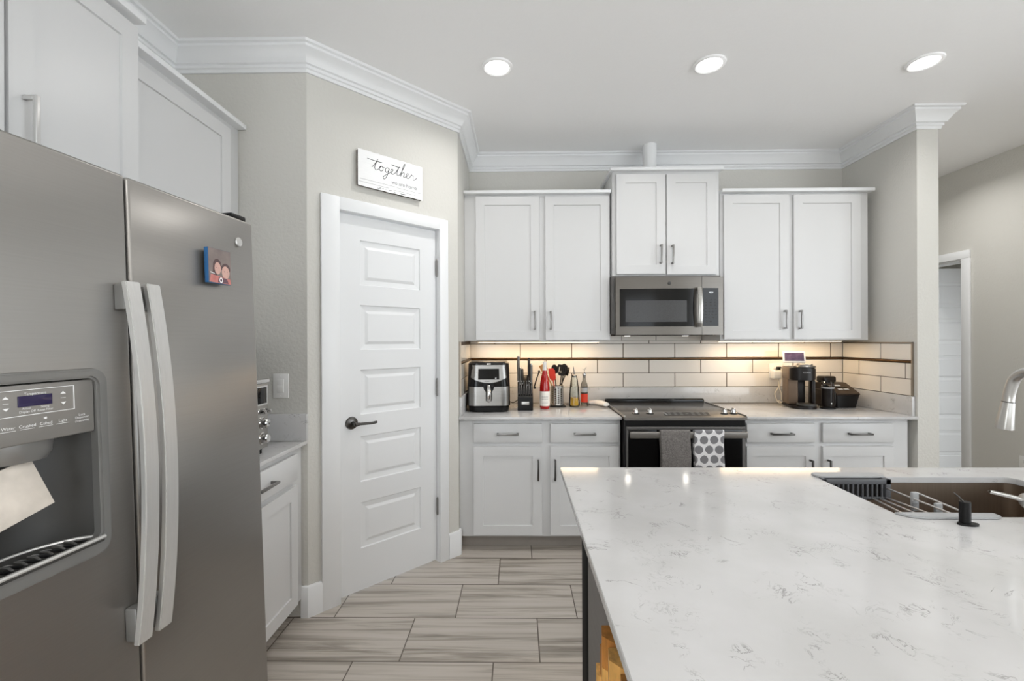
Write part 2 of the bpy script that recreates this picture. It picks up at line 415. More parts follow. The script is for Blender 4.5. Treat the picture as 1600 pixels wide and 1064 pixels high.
    def patch(self, nu, nv, f, off, mat=None):
        """a curved panel: f(u, v) -> point; off is the thickness vector"""
        b = bmesh.new(); off = Vector(off)
        F = [[b.verts.new(Vector(f(i/nu, j/nv))) for j in range(nv+1)] for i in range(nu+1)]
        G = [[b.verts.new(F[i][j].co+off) for j in range(nv+1)] for i in range(nu+1)]
        for i in range(nu):
            for j in range(nv):
                b.faces.new((F[i][j], F[i+1][j], F[i+1][j+1], F[i][j+1])); b.faces.new((G[i][j], G[i][j+1], G[i+1][j+1], G[i+1][j]))
            b.faces.new((F[i][0], G[i][0], G[i+1][0], F[i+1][0])); b.faces.new((F[i][nv], F[i+1][nv], G[i+1][nv], G[i][nv]))
        for j in range(nv):
            b.faces.new((F[0][j], F[0][j+1], G[0][j+1], G[0][j])); b.faces.new((F[nu][j], G[nu][j], G[nu][j+1], F[nu][j+1]))
        bmesh.ops.recalc_face_normals(b, faces=b.faces[:])
        self._merge(b, mat); return self
    def text(self, s, size, origin, u, v, depth=0.0004, align='CENTER', slant=0.0):
        cu = bpy.data.curves.new('t', 'FONT'); cu.body = s; cu.size = size; cu.align_x = align; cu.align_y = 'CENTER'; cu.shear = slant
        o = bpy.data.objects.new('t', cu); COL.objects.link(o)
        bpy.context.view_layer.update()
        me = bpy.data.meshes.new_from_object(o.evaluated_get(bpy.context.evaluated_depsgraph_get()))
        bpy.data.objects.remove(o); bpy.data.curves.remove(cu)
        u, v, og = Vector(u).normalized(), Vector(v).normalized(), Vector(origin)
        n = u.cross(v)
        b = bmesh.new(); b.from_mesh(me); bpy.data.meshes.remove(me)
        for q in b.verts: q.co = og+u*q.co.x+v*q.co.y+n*depth
        self._merge(b); return self
    def build(self, name, smooth=True):
        bmesh.ops.recalc_face_normals(self.bm, faces=self.bm.faces[:]) if False else None
        me = bpy.data.meshes.new(name)
        if smooth:
            for f in self.bm.faces: f.smooth = True
        self.bm.to_mesh(me); self.bm.free()
        if smooth: me.set_sharp_from_angle(angle=R(32))
        return me

def link(name, me, mat, parent=None):
    o = bpy.data.objects.new(name, me); COL.objects.link(o)
    if mat is not None: me.materials.append(MATS[mat])
    if parent is not None: o.parent = parent
    return o
def part(name, mb, mat, parent, label=None, kind=None, smooth=True):
    o = link(name, mb.build(name, smooth), mat, parent)
    if label: o['label'] = label
    if kind: o['kind'] = kind
    return o
def tag(o, label, cat, group=None, kind=None):
    o['label'] = label; o['category'] = cat
    if group: o['group'] = group
    if kind: o['kind'] = kind
    return o
def thing(name, label, cat, loc=(0, 0, 0), rotz=0.0, group=None, rot=None):
    o = bpy.data.objects.new(name, None); o.empty_display_size = 0.05; COL.objects.link(o)
    o.location = loc; o.rotation_euler = rot if rot else (0, 0, rotz)
    return tag(o, label, cat, group)
def single(name, mb, mat, label, cat, loc=(0, 0, 0), rotz=0.0, group=None, smooth=True):
    o = link(name, mb.build(name, smooth), mat); o.location = loc; o.rotation_euler = (0, 0, rotz)
    return tag(o, label, cat, group)
def struct(name, mb, mat, label=None, cat=None, loc=(0, 0, 0), rotz=0.0, smooth=True):
    o = link(name, mb.build(name, smooth), mat); o['kind'] = 'structure'; o.location = loc; o.rotation_euler = (0, 0, rotz)
    if label: o['label'] = label
    if cat: o['category'] = cat
    return o
def dup(root, loc, rotz=None, label=None):
    r = root.copy(); COL.objects.link(r); r.location = loc
    if rotz is not None: r.rotation_euler = (0, 0, rotz)
    if label: r['label'] = label
    for ch in root.children:
        c = ch.copy(); COL.objects.link(c); c.parent = r
        for g in ch.children:
            d = g.copy(); COL.objects.link(d); d.parent = c
    return r
def area(name, loc, sx, sy, power, col, parent=None, rot=(0, 0, 0), shape='RECTANGLE'):
    l = bpy.data.lights.new(name, 'AREA'); l.shape = shape; l.size = sx
    if shape in ('RECTANGLE', 'ELLIPSE'): l.size_y = sy
    l.energy = power; l.color = col
    o = bpy.data.objects.new(name, l); COL.objects.link(o); o.location = loc; o.rotation_euler = rot
    if parent: o.parent = parent
    return o
def smooth_path(pts, k=6, closed=False):
    P = [Vector(p) for p in pts]; out = []; N = len(P)
    for i in range(N-1):
        p0, p1, p2, p3 = P[max(i-1, 0)], P[i], P[i+1], P[min(i+2, N-1)]
        for j in range(k):
            t = j/k
            out.append(0.5*((2*p1)+(p2-p0)*t+(2*p0-5*p1+4*p2-p3)*t*t+(3*p1-p0-3*p2+p3)*t**3))
    out.append(P[-1]); return out
def rrect(x0, x1, y0, y1, r, n=6):
    out = []
    for cx, cy, a0 in ((x1-r, y1-r, 0), (x0+r, y1-r, 90), (x0+r, y0+r, 180), (x1-r, y0+r, 270)):
        for i in range(n+1):
            a = R(a0+90*i/n); out.append((cx+r*math.cos(a), cy+r*math.sin(a)))
    return out

# ------------------------------------------------------------------ the room
XL, XR, XF = -1.67, 2.48, 3.70          # left wall, wing wall face, far right wall
YS, YB, YE = 2.195, 3.51, 2.86          # pantry front wall, back wall, end of the wing wall
XC, XS = -1.023, -0.375                 # pantry corner, side wall
CEIL = 2.754; YREAR = -2.4
T = 0.12
struct('floor', MB().quad((XL, YREAR, 0), (5.3, YREAR, 0), (5.3, 5.2, 0), (XL, 5.2, 0)), 'plank_tile')
struct('ceiling', MB().quad((XL, YREAR, CEIL), (XL, 5.2, CEIL), (5.3, 5.2, CEIL), (5.3, YREAR, CEIL)), 'ceiling_paint')
struct('wall_left', MB().box(XL-T, XL, YREAR, YS+T, 0, CEIL), 'wall_paint')
struct('wall_pantry_front', MB().prism([(XL, YS), (XC, YS), (XC-0.05, YS+T), (XL, YS+T)], 0, CEIL), 'wall_paint')
struct('wall_back', MB().box(XS-0.12, XR, YB, YB+T, 0, CEIL), 'wall_paint')
struct('wall_pantry_side', MB().prism([(XS, 2.843), (XS, YB), (XS-0.1, YB), (XS-0.1, 2.885)], 0, CEIL), 'wall_paint')
struct('wall_right', MB().box(XR, 2.612, YE, 5.2, 0, CEIL), 'wall_paint')
# 45 degree pantry wall in its own frame (x along the wall, y into the pantry)
A45 = R(45); WL = (XS-XC)*math.sqrt(2)
D0, D1, DT = 0.157, 0.769, 2.003        # door opening
w45 = MB().box(0, D0-0.018, 0, 0.1, 0, CEIL).box(D1+0.018, WL, 0, 0.1, 0, CEIL).box(D0-0.018, D1+0.018, 0, 0.1, DT+0.018, CEIL)
struct('wall_pantry_door', w45, 'wall_paint', loc=(XC, YS, 0), rotz=A45)
# far right wall with a doorway; unseen near side left open to let daylight in
wf = MB().box(XF, XF+T, 1.45, 3.835, 0, CEIL).box(XF, XF+T, YREAR, 1.45, 2.5, CEIL).box(XF, XF+T, 4.42, 5.2, 0, CEIL).box(XF, XF+T, 3.835, 4.42, 2.0, CEIL)
struct('wall_far_right', wf, 'wall_paint')
struct('wall_hall_end', MB().box(2.61, 5.3, 5.2, 5.2+T, 0, CEIL), 'wall_paint')
struct('wall_hall_side', MB().box(5.3, 5.3+T, 3.2, 5.2, 0, CEIL).box(4.55, 5.3, 3.2-T, 3.2, 0, CEIL).box(XF+T, 4.55, 3.2-T, 3.2, 1.9, CEIL), 'wall_paint')  # unseen; nearer pieces added to cut daylight on the open door leaf
# rear wall behind the camera: a window with blinds beside a wide opening to the daylight
wr = MB().box(0.75, 1.05, YREAR-T, YREAR, 0, CEIL).box(2.25, XF+T, YREAR-T, YREAR, 0, CEIL)
wr.box(1.05, 2.25, YREAR-T, YREAR, 0, 0.9).box(1.05, 2.25, YREAR-T, YREAR, 2.15, CEIL).box(XL-T, 0.75, YREAR-T, YREAR, 2.2, CEIL).box(-0.3, 0.75, YREAR-T, YREAR, 0, 2.2)
struct('wall_rear', wr, 'wall_paint')
wn = struct('window_1', MB().prism([(1.05, 0.9), (2.25, 0.9), (2.25, 2.15), (1.05, 2.15)], YREAR-0.08, YREAR-0.03, 'y',
            holes=[[(1.11, 0.96), (2.19, 0.96), (2.19, 2.09), (1.11, 2.09)]]), 'trim_paint')
bl = MB()
for i in range(22):
    bl.box(1.12, 2.18, -0.024, 0.024, -0.0012, 0.0012, mat=Matrix.Translation((0, YREAR-0.02, 0.985+i*0.05)) @ Matrix.Rotation(R(28), 4, 'X'))
part('blind_slats', bl, 'blind_white', wn)

CR = [(0, -0.118), (0.010, -0.118), (0.013, -0.104), (0.020, -0.100), (0.020, -0.086), (0.030, -0.082), (0.038, -0.066), (0.050, -0.046),
      (0.066, -0.030), (0.072, -0.026), (0.072, -0.014), (0.084, -0.010), (0.090, 0.0), (0, 0)]
struct('trim_1', MB().sweep([(XL, 0.2), (XL, YS), (XC, YS), (XS, 2.843), (XS, YB), (XR, YB), (XR, YE), (2.612, YE), (2.612, 4.6)],
       [(a, CEIL+z) for a, z in CR]), 'trim_paint')
BB = [(0, 0), (0.016, 0), (0.016, 0.138), (0.011, 0.148), (0, 0.150)]
def at45(s, dy=0.0):
    return (XC+(s-dy)/math.sqrt(2), YS+(s+dy)/math.sqrt(2))
struct('baseboard_left', MB().sweep([(-1.052, YS), (XC, YS), at45(0.064)], BB), 'trim_paint')
struct('baseboard_side', MB().sweep([at45(0.834), at45(WL), (XS, 2.875)], BB), 'trim_paint')
struct('baseboard_right', MB().sweep([(2.612, YE), (2.612, 5.1)], BB), 'trim_paint')
struct('baseboard_far', MB().sweep([(XF, 3.74), (XF, 1.46)], BB), 'trim_paint')

# pantry door
PANELS = [(1.632, 1.872), (1.287, 1.527), (0.942, 1.182), (0.585, 0.827), (0.230, 0.474)]
def casing(mb, x0, x1, z1, wl, wr_, out, jamb):
    mb.box(x0-wl, x0, -out, 0.0, 0, z1+0.066, 0.003).box(x1, x1+wr_, -out, 0.0, 0, z1+0.066, 0.003).box(x0-0.001, x1+0.001, -out, 0.0, z1, z1+0.066, 0.003)
    mb.box(x0-0.016, x0, 0.0, jamb, 0, z1).box(x1, x1+0.016, 0.0, jamb, 0, z1).box(x0-0.016, x1+0.016, 0.0, jamb, z1, z1+0.016)
d1 = struct('door_1', MB().panel_slab(D0+0.004, D1-0.004, 0.010, DT-0.005, 0.024, 0.035,
            [(0.283, 0.655, a, b) for a, b in PANELS], [(0.004, 0.007), (0.030, 0.010), (0.046, 0.003)]), 'door_paint', loc=(XC, YS, 0), rotz=A45, smooth=False)
cs = MB(); casing(cs, D0, D1, DT, 0.094, 0.062, 0.017, 0.095)
part('door_casing', cs, 'trim_paint', d1)
hz = MB().lathe([(0, -0.004), (0.033, -0.004), (0.033, 0.002), (0.030, 0.008), (0.018, 0.013), (0.0, 0.014)], mat=Matrix.Translation((0.232, 0.020, 0.905)) @ Matrix.Rotation(R(90), 4, 'X'))
hd = part('door_handle', hz, 'dark_nickel', d1, 'round satin nickel rose')
lv = MB().cyl((0.232, 0.012, 0.905), (0.232, -0.040, 0.905), 0.011)
lv.tube(smooth_path([(0.225, -0.040, 0.905), (0.245, -0.042, 0.906), (0.280, -0.040, 0.904), (0.320, -0.036, 0.902), (0.345, -0.034, 0.904)]), [0.012]*7+[0.010]*18, sec=(0.8, 0.7))
part('lever', lv, 'dark_nickel', hd)
for z in (1.775, 1.055, 0.335):
    h = MB().cyl((D1-0.001, 0.014, z-0.046), (D1-0.001, 0.014, z+0.046), 0.0075, n=12).box(D1-0.004, D1+0.0005, 0.016, 0.040, z-0.045, z+0.045)
    h.sphere((D1-0.001, 0.014, z+0.049), 0.006, 8).sphere((D1-0.001, 0.014, z-0.049), 0.006, 8)
    part('hinge', h, 'nickel', d1)
# far doorway: casing on the far right wall and the leaf swung open into the room beyond
d2 = struct('door_2', MB().panel_slab(0.004, 0.66, 0.010, 2.0, 0.0, 0.035, [(0.115, 0.545, a, b) for a, b in PANELS],
            [(0.004, 0.007), (0.030, 0.010), (0.046, 0.003)]), 'door_paint', loc=(3.83, 4.36, 0), smooth=False)
cs = MB()
def bx(y0, y1, x0, x1, z0, z1, bev=0.003): cs.box(x0-3.83, x1-3.83, y0-4.36, y1-4.36, z0, z1, bev)
bx(3.765, 3.835, XF-0.018, XF, 0, 2.0); bx(4.42, 4.49, XF-0.018, XF, 0, 2.0); bx(3.765, 4.49, XF-0.018, XF, 2.0, 2.066)
bx(3.835, 3.851, XF, XF+T, 0, 2.0, 0); bx(4.404, 4.42, XF, XF+T, 0, 2.0, 0); bx(3.835, 4.42, XF, XF+T, 1.985, 2.0, 0)
part('door_casing', cs, 'trim_paint', d2)

# ------------------------------------------------------------------ recessed lights
LAMPS = [((-0.103, 2.355), 'recessed ceiling light nearest the pantry door, above the air fryer side'),
         ((0.989, 2.352), 'recessed ceiling light in the middle, in front of the microwave cabinet'),
         ((2.083, 2.354), 'recessed ceiling light at the right, nearest the wall end with crown trim')]
for (x, y), lb in LAMPS:
    t = thing('recessed_light', lb, 'ceiling light', (x, y, CEIL-0.012), group='recessed ceiling lights')
    part('trim_ring', MB().lathe([(0.062, 0.004), (0.070, 0.0), (0.078, 0.004), (0.080, 0.0115), (0.062, 0.0115), (0.062, 0.004)], 40), 'ceiling_paint', t)
    part('lens', MB().lathe([(0, 0.006), (0.062, 0.006), (0.062, 0.0115), (0, 0.0115)], 40), 'lamp_glow', t, 'glowing white lens')
    area('lamp', (0, 0, 0.002), 0.118, 0, DOWNLIGHT_W, (1, 0.985, 0.965), t, shape='DISK').data.spread = R(150)

# added fill lamps, unseen copies of the fitting behind the camera and by the hall
LAMP0 = [o for o in SC.objects if o.name.startswith('recessed_light')][-1]
for x, y in ((3.08, 3.55), (3.17, -0.75), (-0.103, -0.75), (0.989, -0.75), (2.083, -0.75), (-0.103, -1.8), (0.989, -1.8), (2.083, -1.8)):
    r_ = dup(LAMP0, (x, y, CEIL-0.012), None, 'added unseen recessed ceiling light for fill, outside the visible three')
    for c in r_.children:
        if c.type == 'LIGHT': c.data = c.data.copy(); c.data.energy = FILL_LAMP_W*(0.95 if y > 3 else 1)

# ------------------------------------------------------------------ cabinets
RING = [(0.0015, 0.007)]
def cab_door(par, x0, x1, z0, z1, y0=-0.02, st=0.060, handle=None, hmat='nickel', hl=0.128, hz=None):
    d = part('door', MB().panel_slab(x0, x1, z0, z1, y0, 0.019, [(x0+st, x1-st, z0+st, z1-st)], RING), 'cabinet_paint', par, smooth=False)
    if handle is not None:
        hx = x0+0.034 if handle == 'l' else x1-0.034
        pull(d, (hx, y0, hz), hl, 'v', hmat)
    return d
def pull(par, c, l, o, mat='nickel', name='handle'):
    x, y, z = c; w, h = 0.0055, l/2; m = MB()
    if o == 'v':
        m.box(x-w, x+w, y-0.036, y-0.026, z-h, z+h, 0.0012).box(x-w, x+w, y-0.027, y, z+h-0.011, z+h, 0.0012).box(x-w, x+w, y-0.027, y, z-h, z-h+0.011, 0.0012)
    else:
        m.box(x-h, x+h, y-0.036, y-0.026, z-w, z+w, 0.0012).box(x-h, x-h+0.011, y-0.027, y, z-w, z+w, 0.0012).box(x+h-0.011, x+h, y-0.027, y, z-w, z+w, 0.0012)
    return part(name, m, mat, par)
def cab_drawer(par, x0, x1, z0, z1, y0=-0.02, hl=0.136, hmat='nickel', hz=None):
    d = part('drawer', MB().box(x0, x1, y0, y0+0.019, z0, z1, 0.003), 'cabinet_paint', par)
    pull(d, ((x0+x1)/2, y0, hz or (z0+z1)/2), hl, 'h', hmat)
    return d
def wall_cab(label, loc, rotz, w, depth, z0, z1, doors, top=0.022, over=0.022, sides=(True, True), hmat='nickel', hz=0.1, tz=None):
    """local frame: x along the wall from 0..w, y=0 the face frame, +y to the wall; z relative to loc"""
    t = thing('wall_cabinet', label, 'cabinet', loc, rotz)
    part('body', MB().box(0, w, 0, depth, z0, z1, 0.0015), 'cabinet_paint', t)
    part('top_molding', MB().box(-over if sides[0] else 0, w+over if sides[1] else w, -0.020-over, depth, z1, z1+top, 0.003), 'trim_paint', t)
    for x0, x1, a, b, h in doors:
        cab_door(t, x0, x1, a, b, handle=h, hz=a+hz, hmat=hmat)
    return t
FY = 3.180   # face frame plane of the upper cabinets (doors 2 cm in front of it)
wall_cab('white two door wall cabinet left of the microwave above the air fryer', (-0.374, FY, 0), 0, 1.018, YB-FY-0.001, 1.332, 2.351,
         [(0.082, 0.523, 1.340, 2.336, 'r'), (0.566, 1.008, 1.339, 2.334, 'l')], sides=(False, False), hz=0.134)
wall_cab('white two door wall cabinet right of the microwave above the coffee maker', (1.404, FY, 0), 0, 1.016, YB-FY-0.001, 1.330, 2.351,
         [(0.020, 0.464, 1.340, 2.336, 'r'), (0.499, 0.953, 1.339, 2.335, 'l')], sides=(False, True), hz=0.132)
wall_cab('white raised two door cabinet directly above the microwave', (0.650, 3.14, 0), 0, 0.730, YB-3.14-0.001, 1.775, 2.490,
         [(0.026, 0.358, 1.787, 2.470, 'r'), (0.368, 0.702, 1.783, 2.468, 'l')], hz=0.133, sides=(True, True), over=0.018)
# left wall: x runs away from the camera, y into the wall (-X)
wall_cab('white single door wall cabinet on the left wall beside the pantry wall', (-1.356, 1.462, 0), R(90), 0.730, 0.313, 1.34, 2.360,
         [(0.060, 0.640, 1.350, 2.325, None)], sides=(False, False), hz=0.13)
wall_cab('white deep two door cabinet above the refrigerator', (-1.240, 0.630, 0), R(90), 0.828, 0.429, 1.780, 2.360,
         [(0.004, 0.436, 1.790, 2.345, None), (0.446, 0.820, 1.790, 2.345, 'l')], sides=(False, False), hz=0.091, hmat='handle_steel')

def base_cab(label, loc, rotz, w, depth, units, hmat='nickel', toe=True, ztop=0.836, zbot=0.092):
    t = thing('base_cabinet', label, 'cabinet', loc, rotz)
    part('body', MB().box(0, w, 0, depth, zbot, ztop, 0.0015), 'cabinet_paint', t)
    if toe: part('toe_kick', MB().box(0, w, 0.075, depth, 0.0, zbot-0.001), 'toe_kick', t)
    for u in units:
        x0, x1, h, hx = u
        cab_drawer(t, x0, x1, 0.690, 0.811, hmat=hmat, hz=0.748)
        d = cab_door(t, x0, x1, 0.108, 0.666)
        if h: pull(d, (hx, -0.02, 0.522), 0.128, 'v', 'dark_nickel')
    return t
BY = 2.890
base_cab('white base cabinet with two drawers left of the range', (-0.374, BY, 0), 0, 1.018, YB-BY-0.001,
         [(0.091, 0.523, 1, 0.497), (0.576, 1.006, 1, 0.603)])
base_cab('white base cabinet with two drawers right of the range', (1.409, BY, 0), 0, 1.034, YB-BY-0.001,
         [(0.022, 0.447, 1, 0.413), (0.495, 0.934, 1, 0.523)], hmat='dark_nickel')
# filler strip at the wing wall belongs to the right cabinet run
base_cab('white base cabinet on the left wall between refrigerator and pantry', (-1.050, 1.470, 0), R(90), 0.716, 0.619,
         [(0.06, 0.640, 0, 0)])

# worktops with their upstands
cw = thing('countertop', 'white quartz countertop left of the range under the air fryer', 'countertop', (-0.374, 2.846, 0.837))
part('slab', MB().box(0, 1.020, 0, YB-2.846-0.001, 0, 0.018, 0.002), 'quartz', cw)
part('side_upstand', MB().box(0, 0.019, 0.036, 0.640, 0.018, 0.138, 0.0015), 'quartz', cw)
cw = thing('countertop', 'white quartz countertop right of the range under the coffee maker', 'countertop', (1.408, 2.846, 0.837))
part('slab', MB().box(0, 1.068, 0, YB-2.846-0.001, 0, 0.018, 0.002), 'quartz', cw)
part('side_upstand', MB().box(1.050, 1.071, 0.028, 0.640, 0.018, 0.138, 0.0015), 'quartz', cw)
single('quartz_upstand', MB().box(0, 2.852, 0, 0.020, 0, 0.119, 0.0015), 'quartz', 'long low gray quartz upstand along the back wall behind the range', 'backsplash', (-0.373, 3.489, 0.856))
cw = thing('countertop', 'quartz countertop on the left wall beside the refrigerator', 'countertop', (-1.669, 1.475, 0.837))
part('slab', MB().box(0, 0.647, 0, 0.718, 0, 0.018, 0.002), 'quartz', cw)
part('end_upstand', MB().box(0.02, 0.650, 0.700, 0.718, 0.018, 0.147, 0.0015), 'quartz', cw)

# tiled backsplashes: glazed tiles on a grout bed, bronze pencil strip, metal edge
TILE_GAP = 0.0055
ROWS = [(0.979, 1.081, 0.0), (1.085, 1.182, 0.5), (1.202, 1.306, 0.0), (1.310, 1.408, 0.5)]
def tile_rows(mb, x0, x1, off, zmax=1.408, th=0.009, y=0.0):
    P, g = 0.394, TILE_GAP
    for z0, z1, sh in ROWS:
        z1 = min(z1, zmax)
        if z1-z0 < 0.004: continue
        k = math.floor((x0-off)/P)-1
        while True:
            a = off+(k+sh)*P+g/2; b = a+P-g; k += 1
            if a > x1: break
            a, b = max(a, x0), min(b, x1)
            if b-a > 0.006: mb.box(a, b, y, y+th, z0, z1, 0.0016, 1)
bs = thing('tile_backsplash', 'long cream subway tile backsplash on the back wall with dark pencil strip', 'backsplash', (0, 3.499, 0))
mb = MB(); tile_rows(mb, -0.366, 2.468, -0.377, 1.331); part('tiles', mb, 'tile_glaze', bs)
mb = MB(); tile_rows(mb, 0.652, 1.400, -0.377, 1.408, y=0.0004)
bm2 = MB(); tile_rows(bm2, 0.652, 1.400, -0.377)
# the rows above cabinet level only show below the microwave
mb = MB()
for a, b in ((0.652, 0.792), (0.796, 1.054), (1.058, 1.400)): mb.box(a, b, 0.0002, 0.0088, 1.3325, 1.408, 0.0012, 1)
part('upper_tiles', mb, 'tile_glaze', bs)
part('grout_bed', MB().box(-0.366, 2.468, 0.0025, 0.0105, 0.977, 1.331).box(0.652, 1.400, 0.0025, 0.0105, 1.331, 1.408), 'grout', bs)
part('pencil_strip', MB().box(-0.366, 2.468, -0.006, 0.008, 1.184, 1.199, 0.004), 'bronze_strip', bs)
bs = thing('tile_backsplash', 'short cream subway tile backsplash on the right wall beside the coffee maker', 'backsplash', (2.470, 3.498, 0), R(-90))
mb = MB(); tile_rows(mb, 0.002, 0.606, 0.165-0.197, 1.306); part('tiles', mb, 'tile_glaze', bs)
part('grout_bed', MB().box(0.002, 0.606, 0.0025, 0.0095, 0.977, 1.312), 'grout', bs)
part('pencil_strip', MB().box(0.002, 0.606, -0.006, 0.008, 1.184, 1.199, 0.004), 'bronze_strip', bs)
part('edge_trim', MB().box(0.606, 0.612, -0.003, 0.0095, 0.977, 1.315).box(0.002, 0.612, -0.003, 0.0095, 1.311, 1.316), 'edge_trim', bs)
bs = thing('tile_backsplash', 'narrow cream tile backsplash on the pantry side wall beside the air fryer', 'backsplash', (-0.365, 2.888, 0), R(90))
mb = MB(); tile_rows(mb, 0.006, 0.608, 0.608-0.36, 1.306); part('tiles', mb, 'tile_glaze', bs)
part('grout_bed', MB().box(0.006, 0.608, 0.0025, 0.0095, 0.977, 1.328), 'grout', bs)
part('pencil_strip', MB().box(0.006, 0.608, -0.006, 0.008, 1.184, 1.199, 0.004), 'bronze_strip', bs)
part('edge_trim', MB().box(0.0, 0.006, -0.003, 0.0095, 0.977, 1.328), 'edge_trim', bs)

for x0, x1, lb in ((-0.30, 0.60, 'warm light strip under the left wall cabinet'), (1.46, 2.36, 'warm light strip under the right wall cabinet')):
    t = thing('light_strip', lb, 'light strip', ((x0+x1)/2, 3.35, 1.331))
    w = (x1-x0)/2
    part('housing', MB().box(-w, w, -0.015, 0.015, -0.010, -0.001, 0.002), 'white_plastic', t)
    part('diffuser', MB().box(-w+0.01, w-0.01, -0.010, 0.010, -0.0125, -0.0101), 'strip_glow', t)
    area('lamp', (0, 0, -0.0135), w*1.9, 0.018, STRIP_W, (1, 0.74, 0.45), t)

# vent duct between the raised cabinet and the ceiling
t = thing('vent_duct', 'white round vent pipe rising from the raised cabinet to the ceiling', 'pipe', (0.962, 3.33, 2.513))
part('pipe', MB().cyl((0, 0, 0), (0, 0, CEIL-2.513), 0.049, n=32), 'trim_paint', t)
part('collar', MB().lathe([(0.050, 0.0), (0.056, 0.0), (0.056, 0.012), (0.050, 0.014)], 32), 'trim_paint', t)

# ------------------------------------------------------------------ microwave
t = thing('microwave', 'slate over the range microwave with black window', 'microwave', (0.640, 3.07, 1.366))
W, H = 0.738, 0.392
part('body', MB().box(0.0, W, 0.042, YB-3.07-0.012, 0.010, H+0.014, 0.003), 'slate_side', t)
# front door and control column as bowed panels
def bow(x): return -0.020*(1-((x-W/2)/(W/2))**2)
def bowed(mb, x0, x1, z0, z1, th, off=0.0, n=14):
    xs = [x0+(x1-x0)*i/n for i in range(n+1)]
    mb.prism([(x, bow(x)+off) for x in xs]+[(x, bow(x)+off+th) for x in reversed(xs)], z0, z1, 'z')
    return mb
DX = 0.592
dr = part('door', bowed(MB(), 0.018, DX-0.001, 0.004, H, 0.035, 0.006), 'slate_dark', t)
part('window_frame', bowed(MB(), 0.045, 0.537, 0.059, 0.313, 0.004, 0.003), 'black_gloss', dr, 'black glass')
part('window', bowed(MB(), 0.082, 0.488, 0.090, 0.234, 0.003, 0.0016), 'window_mesh', dr, 'gray see-through mesh')
hb = MB().tube(smooth_path([(0.566, bow(0.566)-0.022, 0.056), (0.566, bow(0.566)-0.033, 0.10), (0.566, bow(0.566)-0.040, 0.185), (0.566, bow(0.566)-0.033, 0.27), (0.566, bow(0.566)-0.022, 0.318)]), 0.0165, 12, sec=(1.0, 0.42))
for z in (0.066, 0.308): hb.box(0.556, 0.576, bow(0.566)-0.026, bow(0.566)+0.006, z-0.012, z+0.012, 0.002)
part('handle', hb, 'brushed_steel', dr)
lg = part('emblem', MB().lathe([(0, 0), (0.011, 0), (0.011, 0.003), (0.009, 0.004), (0, 0.0035)], 24, mat=Matrix.Translation((0.372, bow(0.372)+0.006, 0.348)) @ Matrix.Rotation(R(90), 4, 'X')), 'dark_plastic', dr, 'small round dark emblem')
ct = part('control_column', bowed(MB(), DX+0.001, W, 0.004, H, 0.035, 0.006), 'slate_dark', t)
part('keypad', bowed(MB(), 0.596, 0.704, 0.062, 0.316, 0.004, 0.003), 'black_gloss', ct, 'black key panel')
kp = MB()
for r, z in enumerate((0.238, 0.220, 0.202, 0.178, 0.158, 0.138, 0.118)):
    for c in range(4 if r > 2 else 3):
        x = 0.616+c*(0.0235 if r > 2 else 0.033)
        kp.box(x-0.004, x+0.006, bow(x)+0.0018, bow(x)+0.004, z-0.0025, z+0.0025)
kp.box(0.617, 0.627, bow(0.62)+0.0018, bow(0.62)+0.004, 0.088, 0.096).box(0.645, 0.655, bow(0.65)+0.0018, bow(0.65)+0.004, 0.088, 0.096)
part('key_legends', kp, 'dark_plastic', ct, smooth=False)
part('clock', MB().text('10:51', 0.013, (0.653, bow(0.653)+0.0022, 0.286), (1, 0, 0), (0, 0, 1)), 'clock_glow', ct, 'lit white clock digits', smooth=False)
part('vent_grille', MB().box(0.05, W-0.05, 0.05, 0.33, 0.0, 0.0098, 0.002), 'black_plastic', t)
for x in (0.135, 0.545):
    part('cooktop_lamp', MB().lathe([(0, -0.004), (0.020, -0.004), (0.022, -0.0005), (0, -0.0005)], 20, c=(x, 0.17, 0)), 'hood_glow', t, 'small lit lamp under the microwave')
    area('hood_lamp', (x, 0.17, -0.006), 0.035, 0, 0.12, (1, 0.93, 0.82), t, shape='DISK')

# ------------------------------------------------------------------ range
t = thing('range', 'slide-in electric range with black glass door and slate top', 'range', (0.652, 2.80, 0))
W = 0.750
part('body', MB().box(0.003, W-0.003, 0.028, YB-2.80-0.035, 0.012, 0.840, 0.002), 'black_plastic', t)
tp = part('cooktop', MB().box(0.006, W-0.006, 0.185, YB-2.80-0.075, 0.860, 0.8675, 0.002), 'cooktop_glass', t, 'dark speckled glass cooktop')
part('cooktop_frame', MB().prism([(0.000, 0.842), (0.000, 0.8575), (0.004, 0.8600), (0.182, 0.8680), (0.183, 0.8605), (0.635, 0.8605), (0.635, 0.842)], 0.002, W-0.002, 'x'), 'slate_top', t, 'slate control strip')
part('side_trim', MB().box(-0.0005, 0.005, 0.004, 0.635, 0.8560, 0.8720, 0.0015), 'brushed_steel', t)
part('side_trim', MB().box(W-0.005, W+0.0005, 0.004, 0.635, 0.8560, 0.8720, 0.0015), 'brushed_steel', t)
part('rear_rail', MB().box(0.004, W-0.004, 0.636, 0.674, 0.846, 0.893, 0.010, 3), 'black_gloss', t, 'glossy black rail')
cp = part('touch_panel', MB().prism([(0.262, 0.055), (0.545, 0.055), (0.570, 0.155), (0.285, 0.155)], 0.0, 0.0015, 'z', mat=Matrix.Translation((0, 0, 0.8602)) @ Matrix.Rotation(math.atan2(0.008, 0.178), 4, 'X')), 'black_plastic', t, 'dark touch panel')
MT = Matrix.Translation((0, 0, 0.8620)) @ Matrix.Rotation(math.atan2(0.008, 0.178), 4, 'X')
